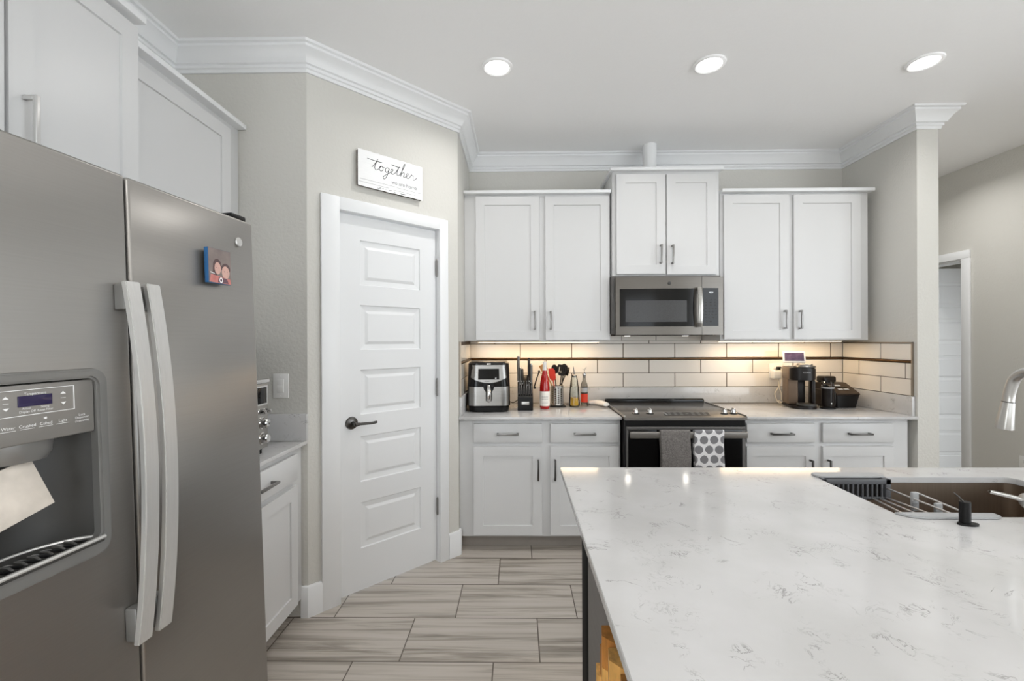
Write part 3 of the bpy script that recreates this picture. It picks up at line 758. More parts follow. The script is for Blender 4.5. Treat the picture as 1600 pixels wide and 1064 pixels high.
for i in range(7):
    for j in range(3):
        if i in (3,) and j != 1: continue
        x = 0.302+i*0.037+j*0.006; y = 0.075+j*0.03
        part('key_mark', MB().box(x-0.009, x+0.009, y-0.003, y+0.003, 0, 0.0004, mat=MT), 'rack_light', cp, smooth=False)
part('key_mark', MB().box(0.278, 0.288, 0.062, 0.146, 0, 0.0004, mat=MT), 'rack_light', cp, smooth=False)
for x in (0.098, 0.187, 0.660, 0.733):
    x = min(x, W-0.034); y = 0.115
    z = 0.860+0.008*y/0.178
    k = part('knob', MB().lathe([(0, 0.001), (0.021, 0.001), (0.021, 0.005), (0.017, 0.008), (0.0155, 0.024), (0.013, 0.027), (0, 0.0275)], 24, c=(x, y, z)).box(x-0.004, x+0.004, y-0.016, y+0.016, z+0.0255, z+0.036, 0.003), 'chrome', t)
    part('knob_base', MB().lathe([(0.0235, 0.0006), (0.0235, 0.004), (0.0205, 0.0045), (0.0205, 0.0006)], 24, c=(x, y, z)), 'black_plastic', k)
dr = part('oven_door', MB().box(0.012, W-0.012, 0.0, 0.027, 0.150, 0.803, 0.004), 'slate_side', t)
part('door_top_trim', MB().box(0.014, W-0.014, -0.006, 0.001, 0.786, 0.803, 0.002), 'slate_side', dr)
part('door_glass', MB().box(0.020, W-0.034, -0.003, 0.0005, 0.190, 0.785, 0.002), 'black_gloss', dr, 'black glass')
hb = MB().box(0.022, W-0.022, -0.050, -0.034, 0.742, 0.781, 0.006, 3)
for x in (0.045, W-0.045): hb.box(x-0.012, x+0.012, -0.038, 0.0, 0.750, 0.774, 0.002)
part('door_handle', hb, 'slate_top', dr, 'flat gray steel bar')
part('drawer', MB().box(0.012, W-0.012, 0.0, 0.027, 0.030, 0.142, 0.004), 'slate_side', t)
part('gasket', MB().box(0.010, W-0.010, 0.010, 0.027, 0.804, 0.840), 'black_plastic', t)

# towels folded over the oven handle
def towel(label, mat, x, w, zlo, wave):
    m = bmesh.new(); nx, prof = 14, []
    top, yf, yb = 0.785, 2.7455, 2.7705
    for i in range(17): prof.append((yf, zlo+(top-zlo)*i/16))
    prof += [(yf+0.004, top+0.005), (2.758, top+0.007), (yb-0.004, top+0.005)]
    for i in range(11): prof.append((yb, top-0.30*i/10))
    vs = []
    for a in range(nx+1):
        u = a/nx
        row = []
        for j, (y, z) in enumerate(prof):
            d = max(0, (top-z))
            yy = y + (0.003*math.sin(u*9+wave)*min(1, d*6))*(1 if j < 17 else 0.2) - (0.004*min(1, d*5) if j < 17 else 0)
            xx = (u-0.5)*w*(1-0.035*min(1, d*3)) + 0.003*math.sin(z*22+wave)
            row.append(m.verts.new((xx, yy-2.758, z-zlo)))
        vs.append(row)
    for a in range(nx):
        for j in range(len(prof)-1): m.faces.new((vs[a][j], vs[a+1][j], vs[a+1][j+1], vs[a][j+1]))
    mb = MB(); mb.bm.free(); mb.bm = m
    o = single('dish_towel', mb, mat, label, 'towel', (x, 2.758, zlo))
    so = o.modifiers.new('thickness', 'SOLIDIFY'); so.thickness = 0.0045; so.offset = 0
    return o
towel('plain gray terry dish towel hanging on the oven handle', 'towel_gray', 0.945, 0.180, 0.46, 0.4)
towel('white dish towel with gray dots hanging on the oven handle', 'towel_dots', 1.145, 0.176, 0.46, 2.0)

# ------------------------------------------------------------------ refrigerator (its own frame: x = -distance from the far edge, y into it)
FA, FL = R(5.2), R(2.0)
FO = Vector((-0.7649, 1.3986, 0.0)); FROT = (-FL, 0, R(90)-FA)
FM = Matrix.Translation(FO) @ Euler(FROT).to_matrix().to_4x4()
fr = thing('refrigerator', 'gray slate side by side refrigerator with water dispenser', 'refrigerator', FO, rot=FROT)
FW, FH = 0.790, 1.701
part('cabinet_body', MB().box(-FW+0.004, -0.004, 0.103, 0.79, 0.045, 1.690, 0.006), 'slate_side', fr)
part('base_grille', MB().box(-FW+0.01, -0.01, 0.05, 0.12, 0.012, 0.060, 0.003), 'black_plastic', fr)
for x in (-0.05, -FW+0.05):
    part('foot', MB().cyl((x, 0.14, 0.005), (x, 0.14, 0.05), 0.02), 'black_plastic', fr)
    part('foot', MB().cyl((x, 0.70, 0.026), (x, 0.70, 0.05), 0.02), 'black_plastic', fr)
fd = part('refrigerator_door', MB().box(-0.4140, -0.0015, 0.0, 0.095, 0.065, FH, 0.007, 3), 'slate_steel', fr)
hole = rrect(-0.7285, -0.4815, 0.915, 1.278, 0.028, 8)
zd = part('freezer_door', MB().prism([(-FW, 0.065), (-0.4200, 0.065), (-0.4200, FH), (-FW, FH)], 0.0, 0.095, 'y', holes=[hole]), 'slate_steel', fr)
bv = zd.modifiers.new('bevel', 'BEVEL'); bv.width = 0.005; bv.segments = 3; bv.limit_method = 'ANGLE'; bv.angle_limit = R(50)
part('hinge_cover', MB().box(-0.075, -0.012, 0.012, 0.12, FH+0.0005, FH+0.018, 0.005), 'black_plastic', fr)
def fridge_handle(par, xc):
    z0, z1 = 0.697, 1.463; n = 28; hw = 0.0168
    f = lambda z: -(0.036+0.030*(1-((z-(z0+z1)/2)/((z1-z0)/2))**2))
    zs = [z0+(z1-z0)*i/n for i in range(n+1)]
    poly = [(f(z), z) for z in zs]+[(f(z)+0.013, z) for z in reversed(zs)]
    h = part('handle', MB().prism(poly, xc-hw, xc+hw, 'x', bev=0.002), 'handle_steel', par, 'long bowed bright steel handle')
    for a, b in ((z0+0.004, z0+0.075), (z1-0.060, z1-0.004)):
        part('handle_mount', MB().box(xc-0.012, xc+0.012, -0.027, -0.0003, a, b, 0.004), 'bezel_gray', h, 'dark gray handle mount')
fridge_handle(fd, -0.3925); fridge_handle(zd, -0.4420)
part('badge', MB().lathe([(0, 0.0), (0.0135, 0.0), (0.0135, 0.003), (0.012, 0.0042), (0, 0.0046)], 32, mat=Matrix.Translation((-0.068, -0.0004, 1.630)) @ Matrix.Rotation(R(90), 4, 'X')), 'handle_steel', fd, 'round silver badge')
dsp = part('dispenser', MB().prism(rrect(-0.7330, -0.4770, 0.911, 1.2825, 0.030, 8), -0.007, 0.016, 'y', holes=[rrect(-0.7085, -0.4985, 0.9420, 1.264, 0.016, 8)], bev=0.004), 'bezel_gray', fr, 'gray dispenser surround')
nb = MB()
cx = -0.6035; hwid = 0.105
pl = [(cx-hwid+2*hwid*i/16, 0.012+0.072*math.sin(math.pi*i/16)**0.6) for i in range(17)]
for a, b in zip(pl[:-1], pl[1:]): nb.quad((a[0], a[1], 0.935), (b[0], b[1], 0.935), (b[0], b[1], 1.165), (a[0], a[1], 1.165))
bmesh.ops.remove_doubles(nb.bm, verts=nb.bm.verts[:], dist=1e-5)
part('niche', nb, 'dark_plastic', dsp, 'curved dark niche')
cp = part('control_panel', MB().box(cx-0.104, cx+0.104, 0.001, 0.07, 1.157, 1.262, 0.004), 'panel_gray', dsp, 'gray touch control panel')
part('display', MB().box(-0.6300, -0.5765, -0.0006, 0.002, 1.2225, 1.2415, 0.0005), 'display_glass', cp, 'dark blue display')
def mark(name, m): part(name, m, 'white_print', cp, smooth=False)
def bar(m, x0, x1, z0, z1): return m.box(x0, x1, -0.0003, 0.0015, z0, z1)
fl = MB()
fl.prism([(-0.668, 1.2068), (-0.538, 1.2068), (-0.538, 1.2525), (-0.668, 1.2525)], -0.0003, 0.0015, 'y', holes=[[(-0.667, 1.2078), (-0.539, 1.2078), (-0.539, 1.2515), (-0.667, 1.2515)]])
mark('outline', fl); mark('divider', bar(MB(), -0.6040, -0.6032, 1.224, 1.240))
for x in (-0.6475, -0.5575):
    for s_, z in ((1, 1.2385), (-1, 1.2230)):
        mark('arrow', MB().prism([(x-0.0045, z), (x+0.0045, z), (x, z+s_*0.0045)], -0.0003, 0.0015, 'y'))
    mark('dash', bar(MB(), x-0.004, x+0.004, 1.2305, 1.2312))
TX = [('Temperature', -0.6035, 1.2445, 0.0052), ('Actual', -0.618, 1.2195, 0.004), ('Display Off', -0.6165, 1.2135, 0.0044), ('Setting', -0.589, 1.2195, 0.004),
      ('Reset Filter', -0.5885, 1.2135, 0.0044), ('Water', -0.6455, 1.1885, 0.006), ('Crushed', -0.617, 1.1885, 0.006), ('Cubed', -0.588, 1.1885, 0.006),
      ('Light', -0.560, 1.1885, 0.006), ('Lock', -0.5255, 1.1940, 0.005), ('Dispenser', -0.5255, 1.1890, 0.005), ('(3 seconds)', -0.5255, 1.1825, 0.0044)]
for s_, x, z, sz in TX: mark('printed_word', MB().text(s_, sz*1.25, (x, 0.0005, z), (1, 0, 0), (0, 0, 1), 0.0009))
for x in (-0.6455, -0.617, -0.588, -0.560): mark('underline', bar(MB(), x-0.011, x+0.011, 1.1830, 1.1836))
mark('indicator', MB().box(-0.5905, -0.5865, -0.0003, 0.001, 1.1965, 1.2000))
part('chute', MB().loft([[(cx+0.052*math.cos(2*math.pi*i/24)*k, 0.040+0.030*math.sin(2*math.pi*i/24)*k, z) for i in range(24)] for k, z in ((1.05, 1.158), (1.0, 1.135), (0.82, 1.122))]), 'bezel_gray', dsp, 'gray ice chute')
part('paddle', MB().box(-0.065, 0.030, -0.002, 0.002, -0.094, 0.0, 0.001, mat=Matrix.Translation((-0.622, 0.030, 1.120)) @ Matrix.Rotation(R(-14), 4, 'Y') @ Matrix.Rotation(R(-12), 4, 'X')), 'flap_film', dsp, 'pale translucent paddle with water marks')
tr = MB()
tp_ = [(cx-hwid+2*hwid*i/16, 0.010+0.072*math.sin(math.pi*i/16)**0.6) for i in range(17)]
tr.prism([(x, y) for x, y in tp_]+[(cx+hwid, -0.012), (cx-hwid, -0.012)], 0.936, 0.9435, 'z', bev=0.0015)
ty = part('drip_tray', tr, 'dark_plastic', dsp, 'slotted drip tray')
rim = MB().tube([(x, y-0.003, 0.945) for x, y in tp_], 0.0035, 8).tube([(cx-hwid, -0.011, 0.945), (cx+hwid, -0.011, 0.945)], 0.004, 8)
part('rim', rim, 'handle_steel', ty, 'bright rim')
sl = MB()
for i in range(9):
    x = cx-0.082+i*0.0205
    sl.box(x-0.006, x+0.006, 0.008, 0.048, 0.9436, 0.9446, 0.0004, mat=None)
    
part('slots', sl, 'black_gloss', ty, 'black slots')
rb = MB()
for i in range(8):
    x = cx-0.0718+i*0.0205
    rb.tube([(x-0.003, 0.012, 0.9445), (x+0.002, 0.026, 0.9452), (x+0.004, 0.045, 0.9445)], 0.0022, 8)
part('ribs', rb, 'bezel_gray', ty)

# photo block magnet on the refrigerator door
pmv = FM @ Vector((-0.1735, -0.0135, 1.539))
pm = thing('photo_magnet', 'square photo block with blue sides stuck on the refrigerator door', 'magnet', pmv, rot=FROT)
part('block', MB().box(-0.0405, 0.0405, -0.0090, 0.0032, -0.047, 0.047, 0.0015), 'blue_edge', pm, 'bright blue block')
part('magnet_pad', MB().box(-0.030, 0.030, 0.0032, 0.0130, -0.036, 0.036, 0.001), 'black_plastic', pm)
ph = part('photo', MB().box(-0.0405, 0.0405, -0.0100, -0.0091, -0.046, 0.046), 'photo_ground', pm, 'photo print of two smiling people')
def disc(m, x, z, rx, rz, y, n=20): m.bm.faces.new([m.bm.verts.new((x+rx*math.cos(2*math.pi*i/n), y, z+rz*math.sin(2*math.pi*i/n))) for i in range(n)])
a = MB(); disc(a, -0.010, 0.000, 0.0155, 0.0195, -0.01012); disc(a, 0.021, -0.004, 0.0165, 0.0150, -0.01012); a.quad((-0.028, -0.01012, -0.028), (-0.012, -0.01012, -0.028), (-0.014, -0.01012, 0.0), (-0.026, -0.01012, -0.002)); part('hair', a, 'photo_hair', ph, smooth=False)
a = MB(); disc(a, -0.009, -0.006, 0.0115, 0.0165, -0.01022); disc(a, 0.020, -0.014, 0.0145, 0.0175, -0.01022); part('faces', a, 'photo_skin', ph, smooth=False)
a = MB(); a.quad((-0.0395, -0.01022, -0.045), (0.0395, -0.01022, -0.045), (0.036, -0.01022, -0.031), (-0.034, -0.01022, -0.024)); part('clothes', a, 'photo_cloth', ph, smooth=False)
a = MB(); a.quad((-0.010, -0.01032, -0.044), (0.030, -0.01032, -0.044), (0.024, -0.01032, -0.031), (-0.006, -0.01032, -0.029))
for x, z in ((-0.013, -0.0045), (-0.005, -0.0045), (0.0145, -0.012), (0.0255, -0.012)): disc(a, x, z, 0.0015, 0.0009, -0.01032, 10)
part('dark_details', a, 'photo_dark', ph, smooth=False)
a = MB(); a.prism([(0.0062*math.cos(2*math.pi*i/20)+0.002, 0.0075*math.sin(2*math.pi*i/20)-0.037) for i in range(20)], -0.0105, -0.01035, 'y', holes=[[(0.0036*math.cos(2*math.pi*i/20)+0.002, 0.0045*math.sin(2*math.pi*i/20)-0.037) for i in range(20)]])
a.quad((-0.036, -0.01035, -0.018), (-0.020, -0.01035, -0.021), (-0.020, -0.01035, -0.0225), (-0.036, -0.01035, -0.020)); part('white_marks', a, 'white_print', ph, smooth=False)

# ------------------------------------------------------------------ left counter and walls
t = thing('light_switch', 'white rocker light switch on the pantry wall above the counter', 'light switch', (-1.151, YS-0.0005, 1.119))
part('plate', MB().box(-0.0385, 0.0385, -0.006, 0, -0.059, 0.059, 0.003), 'white_plastic', t)
part('rocker', MB().box(-0.0165, 0.0165, -0.0095, -0.006, -0.033, 0.033, 0.0015).box(-0.0150, 0.0150, -0.0112, -0.009, -0.031, 0.001, 0.001), 'white_plastic', t)
part('screw', MB().cyl((0, -0.0062, 0.047), (0, -0.0070, 0.047), 0.003, n=10), 'white_plastic', t)
part('screw', MB().cyl((0, -0.0062, -0.047), (0, -0.0070, -0.047), 0.003, n=10), 'white_plastic', t)

t = thing('toaster_oven', 'stainless toaster oven with round knobs beside the refrigerator', 'toaster oven', (-1.085, 1.965, 0.8555), R(90))
part('body', MB().box(-0.460, 0.0, 0.012, 0.345, 0.016, 0.318, 0.018, 3), 'brushed_steel', t)
fp_ = part('control_panel', MB().box(-0.120, -0.004, 0.0, 0.013, 0.022, 0.312, 0.006), 'brushed_steel', t)
part('glass_door', MB().box(-0.452, -0.126, 0.0, 0.013, 0.040, 0.306, 0.006), 'black_gloss', t, 'dark glass door')
part('display', MB().box(-0.092, -0.020, -0.002, 0.003, 0.215, 0.285, 0.002), 'black_gloss', fp_, 'dark display window')
part('display_frame', MB().prism([(-0.098, 0.209), (-0.014, 0.209), (-0.014, 0.291), (-0.098, 0.291)], -0.0026, 0.001, 'y', holes=[[(-0.091, 0.216), (-0.021, 0.216), (-0.021, 0.284), (-0.091, 0.284)]]), 'chrome', fp_)
for x, z, r in ((-0.076, 0.184, 0.010), (-0.036, 0.184, 0.010), (-0.056, 0.135, 0.021), (-0.056, 0.070, 0.021)):
    part('knob', MB().lathe([(0, 0), (r*1.25, 0), (r*1.25, 0.004), (r, 0.006), (r*0.92, 0.026), (r*0.7, 0.030), (0, 0.031)], 24, mat=Matrix.Translation((x, 0.0, z)) @ Matrix.Rotation(R(90), 4, 'X')), 'chrome', fp_)
hb = MB().tube([(-0.455, -0.026, 0.314), (-0.060, -0.026, 0.314)], 0.011, 14)
for x in (-0.44, -0.072): hb.tube([(x, -0.026, 0.314), (x, 0.02, 0.300)], 0.008, 10)
part('handle', hb, 'chrome', t)
for x in (-0.43, -0.03):
    for y in (0.03, 0.31): part('foot', MB().cyl((x, y, 0), (x, y, 0.018), 0.014), 'black_plastic', t)

# wooden sign above the pantry door
t = thing('wall_sign', 'small white rustic wooden sign lettered together we are home above the pantry door', 'sign', (*at45(0.445, -0.002), 2.2430), A45)
outl = []
random.seed(3)
for i in range(25): outl.append((-0.196+0.392*i/24, 0.096+random.uniform(-0.0016, 0.0016)))
for i in range(25): outl.append((0.196-0.392*i/24, -0.096+random.uniform(-0.0016, 0.0016)))
part('board', MB().prism([(x*0.985, z*0.97) for x, z in outl], -0.0225, 0.0, 'y'), 'sign_edge', t, 'weathered gray board edge')
part('painted_face', MB().prism([(x, z) for x, z in outl], -0.0240, -0.0226, 'y'), 'sign_board', t, 'white painted face')
K = 0.0345; ox, oz = -0.118, 0.008; yy = -0.0243
STR = [[(0,0.3),(0.5,1.0),(0.98,2.0),(0.8,1.5),(0.5,.6),(0.52,.12),(0.8,0),(1.2,.35),(1.5,.8),(1.68,.9),(1.4,.8),(1.25,.35),(1.45,0.02),(1.8,.2),(1.88,.65),(1.68,.92),(1.85,.75),(2.2,.78)],
       [(2.85,.85),(2.55,.92),(2.28,.5),(2.4,.05),(2.72,.25),(2.95,.85),(2.75,0),(2.4,-.9),(2.05,-1.25),(1.9,-.95),(2.4,-.4),(3.0,.1),(3.45,.5),(3.62,.8),(3.42,.92),(3.22,.5),(3.4,.04),(3.8,.15),(4.2,.7),(4.78,1.75),(4.6,1.4),(4.3,.5),(4.4,.05),(4.7,.15),(5.1,.8),(5.6,1.9),(5.82,2.5),(5.62,2.4),(5.25,1.2),(4.95,0),(5.15,.5),(5.5,.9),(5.66,.7),(5.52,.15),(5.7,.02),(6.0,.3),(6.32,.6),(6.4,.88),(6.2,.92),(6.03,.5),(6.15,.05),(6.5,.12),(6.8,.55),(7.0,.98),(7.05,.75),(7.35,.82),(7.28,.4),(7.35,.02),(7.7,.2),(8.05,.65)],
       [(-.75,1.62),(0.4,1.55),(1.7,1.58)], [(3.3,1.72),(4.3,1.62),(5.0,1.60)]]
ink = MB()
for st in STR:
    pp = smooth_path([(ox+x*K, yy, oz+z*K*0.86) for x, z in st], 5)
    ink.tube(pp, 0.0016, 6, sec=(1, 1))
part('lettering', ink, 'ink', t, 'dark gray script word')
part('small_lettering', MB().text('we are home', 0.030, (0.078, -0.0241, -0.036), (1, 0, 0), (0, 0, 1), 0.0004), 'gray_print', t, 'gray small words', smooth=False)
gr = MB()
random.seed(5)
for z, a, b in ((-0.058, -0.185, 0.02), (-0.060, 0.03, 0.185), (-0.074, -0.19, -0.02), (-0.077, 0.01, 0.15)): gr.box(a, b, -0.0243, -0.0239, z-0.0005, z+0.0005)
for i in range(14):
    x = random.choice([-0.06, 0.0, 0.07])+random.uniform(-0.022, 0.022); z = -0.086+random.uniform(-0.004, 0.003); w = random.uniform(0.003, 0.009)
    gr.box(x-w, x+w, -0.0243, -0.0239, z-0.001, z+0.001)
part('wear_marks', gr, 'ink', t, 'dark chipped wear marks', smooth=False)

t = thing('wall_outlet', 'white duplex outlet on the far right wall above the island edge', 'outlet', (XF-0.0005, 3.372, 0.415), R(-90))
part('plate', MB().box(-0.037, 0.037, -0.006, 0, -0.060, 0.060, 0.003), 'white_plastic', t)
for z in (0.022, -0.022):
    so = part('socket', MB().prism(rrect(-0.017, 0.017, z-0.015, z+0.015, 0.010), -0.0078, -0.006, 'y'), 'white_plastic', t)
    part('slots', MB().box(-0.007, -0.005, -0.0082, -0.0076, z-0.001, z+0.008).box(0.005, 0.007, -0.0082, -0.0076, z-0.001, z+0.007).cyl((0, -0.0082, z-0.007), (0, -0.0076, z-0.007), 0.0028, n=10), 'cord_dark', so)

# ------------------------------------------------------------------ island
IX0, IX1, IY0, IY1, IZ = 0.158, 2.75, 0.36, 1.722, 0.855
SX0, SX1, SY0, SY1 = 1.038, 1.705, 1.243, 1.602
isl = thing('kitchen_island', 'gray kitchen island base with wood block cladding', 'island', (0.229, 0.45, 0))
part('end_panel', MB().box(0, 0.020, 0, 1.060, 0.0, 0.834, 0.002), 'island_paint', isl, 'gray end panel')
part('corner_post', MB().box(-0.0005, 0.022, 1.0605, 1.203, 0.0, 0.834, 0.002), 'island_dark', isl, 'black corner panel')
part('aisle_panel', MB().box(0.0225, 2.45, 1.183, 1.203, 0.09, 0.834, 0.002), 'island_paint', isl)
part('seating_panel', MB().box(0.0205, 2.45, 0.0, 0.020, 0.0, 0.834, 0.002), 'island_paint', isl)
part('far_end_panel', MB().box(2.4505, 2.47, 0.0, 1.203, 0.0, 0.834, 0.002), 'island_paint', isl)
lt, dk = MB(), MB(); random.seed(11)
for r in range(10):
    for c in range(8):
        y0 = 0.642-0.074*c; z0 = 0.02+0.068*r; y1 = y0-0.073; z1 = z0+0.067
        if r == 9 and c == 0: continue
        pa, pb = random.choice([(0.012, 0.036), (0.036, 0.012), (0.020, 0.045), (0.045, 0.018)])
        pr_ = [(-0.001, y0), (-0.001, y1), (-pb, y1), (-max(pa, pb)-0.006, (y0+y1)/2), (-pa, y0)]
        (lt if (r+c) % 2 else dk).prism(pr_, z0, z1, 'z')
part('wood_blocks', lt, 'block_wood', isl, 'orange wood blocks', smooth=False)
part('wood_blocks', dk, 'block_wood_dark', isl, 'darker orange wood blocks', smooth=False)
outer = [(IX0, IY0), (IX1, IY0), (IX1, IY1), (IX0, IY1)]
single('island_countertop', MB().prism([(x, y) for x, y in rrect(IX0, IX1, IY0, IY1, 0.006, 3)], -0.020, 0, 'z', holes=[rrect(SX0, SX1, SY0, SY1, 0.030, 8)], bev=0.0015),
       'quartz', 'large white veined quartz countertop of the kitchen island', 'countertop', (0, 0, IZ), smooth=True)
sk = thing('sink', 'undermount stainless steel sink set in the island countertop', 'sink', (SX0, SY0, 0.620))
W, D = SX1-SX0, SY1-SY0
part('basin', MB().prism(rrect(-0.018, W+0.018, -0.012, D+0.012, 0.03, 8), 0.0, 0.2140, 'z', holes=[rrect(-0.003, W+0.003, -0.003, D+0.003, 0.03, 8)]).prism(rrect(-0.004, W+0.004, -0.004, D+0.004, 0.03, 8), 0.0, 0.004, 'z'), 'sink_steel', sk)
part('drain', MB().lathe([(0, 0.0045), (0.040, 0.0045), (0.045, 0.007), (0.048, 0.0045)], 28, c=(W/2, D/2, 0)), 'chrome', sk)

# rod dish rack laid over the left end of the sink
rk = thing('sink_rack', 'gray over-sink dish rack of steel rods with a utensil basket', 'dish rack', (1.03, 1.225, 0.8555))
part('far_bar', MB().prism(rrect(0.005, 0.242, 0.362, 0.412, 0.018), 0.0, 0.006, 'z', bev=0.0015), 'rack_light', rk, 'pale gray silicone bar')
part('near_bar', MB().prism([(0.000, 0.038), (0.262, 0.032), (0.262, 0.010), (0.245, 0.000), (0.050, 0.000), (0.020, 0.012)], 0.0, 0.006, 'z', bev=0.0015), 'rack_light', rk, 'pale gray silicone bar')
O = Vector((1.03, 1.225, 0.8555))
for p, q in (((1.238, 1.430, 0.8575), (1.222, 1.258, 0.8585)), ((1.250, 1.564, 0.829), (1.180, 1.258, 0.8585)), ((1.250, 1.564, 0.796), (1.121, 1.258, 0.8585)),
             ((1.229, 1.564, 0.793), (1.085, 1.258, 0.8585)), ((1.205, 1.564, 0.793), (1.050, 1.258, 0.8585))):
    part('rod', MB().tube([Vector(p)-O, Vector(q)-O], 0.0027, 10), 'handle_steel', rk)
bk = MB()
x0, x1, y0, y1, zt, zb = 0.010, 0.234, 0.336, 0.366, 0.0035, -0.066
bk.box(x0, x1, y0, y0+0.006, zt-0.017, zt, 0.001).box(x0, x1, y0, y0+0.006, zb, zb+0.009, 0.001).box(x0, x1, y1-0.003, y1, zb, zt, 0.001)
bk.box(x1-0.017, x1, y0, y1, zb, zt, 0.001).box(x0, x0+0.008, y0, y1, zb, zt, 0.001).box(x0, x1, y0, y1, zb, zb+0.004, 0.001)
for i in range(12):
    x = x0+0.014+i*0.0162
    bk.box(x, x+0.0045, y0+0.0005, y0+0.0050, zb+0.008, zt-0.015)
part('basket', bk, 'rack_gray', rk, 'gray slatted utensil basket')
part('basket_dark_sheet', MB().box(x0+0.009, x1-0.018, y1-0.006, y1-0.0035, zb+0.005, zt-0.004), 'cord_dark', rk, 'dark sheet inside the basket')  # plain dark sheet set behind the slats
for x, y, z0, z1 in ((1.221, 1.42, 0.806, 0.864), (1.211, 1.33, 0.824, 0.862)):
    x -= O.x; y -= O.y
    part('clip', MB().box(x-0.010, x+0.010, y-0.006, y+0.006, z0-O.z, z1-O.z, 0.004).box(x-0.014, x+0.004, y-0.010, y-0.004, (z0+z1)/2-O.z-0.006, (z0+z1)/2-O.z+0.006, 0.003), 'rack_light', rk, 'gray rod clip')

so = thing('soap_pump', 'black soap pump standing on the island beside the sink', 'soap dispenser', (1.150, 1.195, IZ+0.0005))
part('flange', MB().prism([(0.010+0.0245*math.cos(2*math.pi*i/32), -0.004+0.0125*math.sin(2*math.pi*i/32)) for i in range(32)], 0, 0.0045, 'z', mat=Matrix.Rotation(R(-6), 4, 'Z')), 'black_plastic', so)
part('barrel', MB().cyl((0.0065, 0, 0.004), (0.0065, 0, 0.058), 0.0120, n=28), 'black_plastic', so)
part('nozzle', MB().tube([(0.004, 0, 0.056), (-0.004, 0.004, 0.068), (-0.012, 0.010, 0.078)], [0.0022, 0.0020, 0.0012], 8), 'dark_nickel', so, 'thin spout')

fa = thing('kitchen_faucet', 'brushed steel pull-down kitchen faucet arching over the sink', 'faucet', (1.384, 1.188, IZ+0.0005))
part('base', MB().lathe([(0, 0), (0.027, 0), (0.027, 0.006), (0.023, 0.010), (0.022, 0.105), (0.019, 0.118), (0, 0.118)], 32), 'faucet_nickel', fa)
nk = smooth_path([(0, 0, 0.11), (0, 0, 0.25), (0.004, 0.006, 0.315), (0.012, 0.040, 0.372), (0.024, 0.085, 0.388), (0.034, 0.128, 0.368), (0.038, 0.148, 0.325), (0.038, 0.152, 0.296)], 7)
part('spout', MB().tube(nk, 0.0134, 20), 'faucet_nickel', fa)
hd = Matrix.Translation((0.038, 0.152, 0.296)) @ Matrix.Rotation(R(4), 4, 'X') @ Matrix.Rotation(R(5), 4, 'Y')
hm = MB(); nn = 32
hm.loft([[((r*(1+0.03*math.cos(8*2*math.pi*i/nn)))*math.cos(2*math.pi*i/nn), (r*(1+0.03*math.cos(8*2*math.pi*i/nn)))*math.sin(2*math.pi*i/nn), z) for i in range(nn)] for r, z in ((0.0195, -0.080), (0.0203, -0.077), (0.0170, -0.04), (0.0142, -0.002), (0.0138, 0.0))], mat=hd)
part('joint_ring', MB().lathe([(0.0132, -0.001), (0.0146, -0.001), (0.0146, 0.0015), (0.0132, 0.0015)], 24, mat=hd), 'dark_nickel', fa)
sh = part('spray_head', hm, 'faucet_nickel', fa)
part('buttons', MB().sphere((0.0150, 0.0, -0.022), 0.005, 10, (0.7, 1, 1.4), mat=hd).sphere((0.0175, 0.0, -0.050), 0.005, 10, (0.7, 1, 1.6), mat=hd), 'dark_nickel', sh)
part('lever_hub', MB().cyl((-0.018, 0, 0.062), (-0.072, 0.004, 0.060), 0.0195, 0.0205, n=28).sphere((-0.072, 0.004, 0.060), 0.0203, 20, (0.5, 1, 1)), 'faucet_nickel', fa)
part('lever', MB().tube([(-0.076, 0.006, 0.062), (-0.110, 0.014, 0.071), (-0.152, 0.020, 0.080)], [0.0052, 0.0052, 0.0048], 14), 'chrome', fa)

# ------------------------------------------------------------------ things on the left counter
CZ = 0.8555
af = thing('air_fryer', 'black and stainless air fryer in the left corner of the counter', 'air fryer', (-0.204, 3.175, CZ), R(3))
def sec(w, d, z, r, cy=0.0, n=8): return [(x, y+cy, z) for x, y in rrect(-w/2, w/2, -d/2, d/2, r, n)]
part('body', MB().loft([sec(0.262, 0.27, 0.036, 0.05), sec(0.288, 0.30, 0.042, 0.055), sec(0.286, 0.30, 0.16, 0.055), sec(0.276, 0.291, 0.30, 0.05), sec(0.274, 0.289, 0.326, 0.05), sec(0.25, 0.262, 0.335, 0.045)]), 'coffee_dark', af, 'dark rounded body')
part('base', MB().loft([sec(0.245, 0.25, 0.0, 0.05), sec(0.268, 0.28, 0.008, 0.055), sec(0.272, 0.285, 0.0355, 0.055)]), 'black_plastic', af)
def frw(x, z):   # front surface of the fryer: flat middle, rounded corners, tapering upward
    t = max(0.0, min(1.0, (z-0.16)/0.14)); hw, hd, r = 0.143-0.006*t, 0.150-0.005*t, 0.055-0.005*t
    e = max(0.0, abs(x)-(hw-r))
    return -hd-0.0045+(r-math.sqrt(max(r*r-e*e, 0.0)))
def fpan(zl, zh, wd=0.132, nu=20, nv=4, lift=0.0):
    def f(u, v):
        x = (u*2-1)*wd; z = zl(x)+(zh(x)-zl(x))*v
        return (x*(1-0.06*max(0, (z-0.16)/0.16)), frw(x, z)-lift, z)
    return MB().patch(nu, nv, f, (0, 0.008, 0))
part('drawer', fpan(lambda x: 0.046, lambda x: 0.172), 'fryer_steel', af, 'stainless steel basket front')
smile = lambda x: 0.198+0.038*(x/0.128)**2
part('upper_panel', fpan(smile, lambda x: 0.316), 'fryer_steel', af, 'stainless steel upper panel')
part('waist_band', fpan(lambda x: 0.174, lambda x: smile(x)-0.002, lift=-0.002), 'black_gloss', af, 'black band')
part('screen', fpan(lambda x: 0.2205, lambda x: 0.292, wd=0.072, lift=0.0025), 'black_gloss', af, 'black control screen')
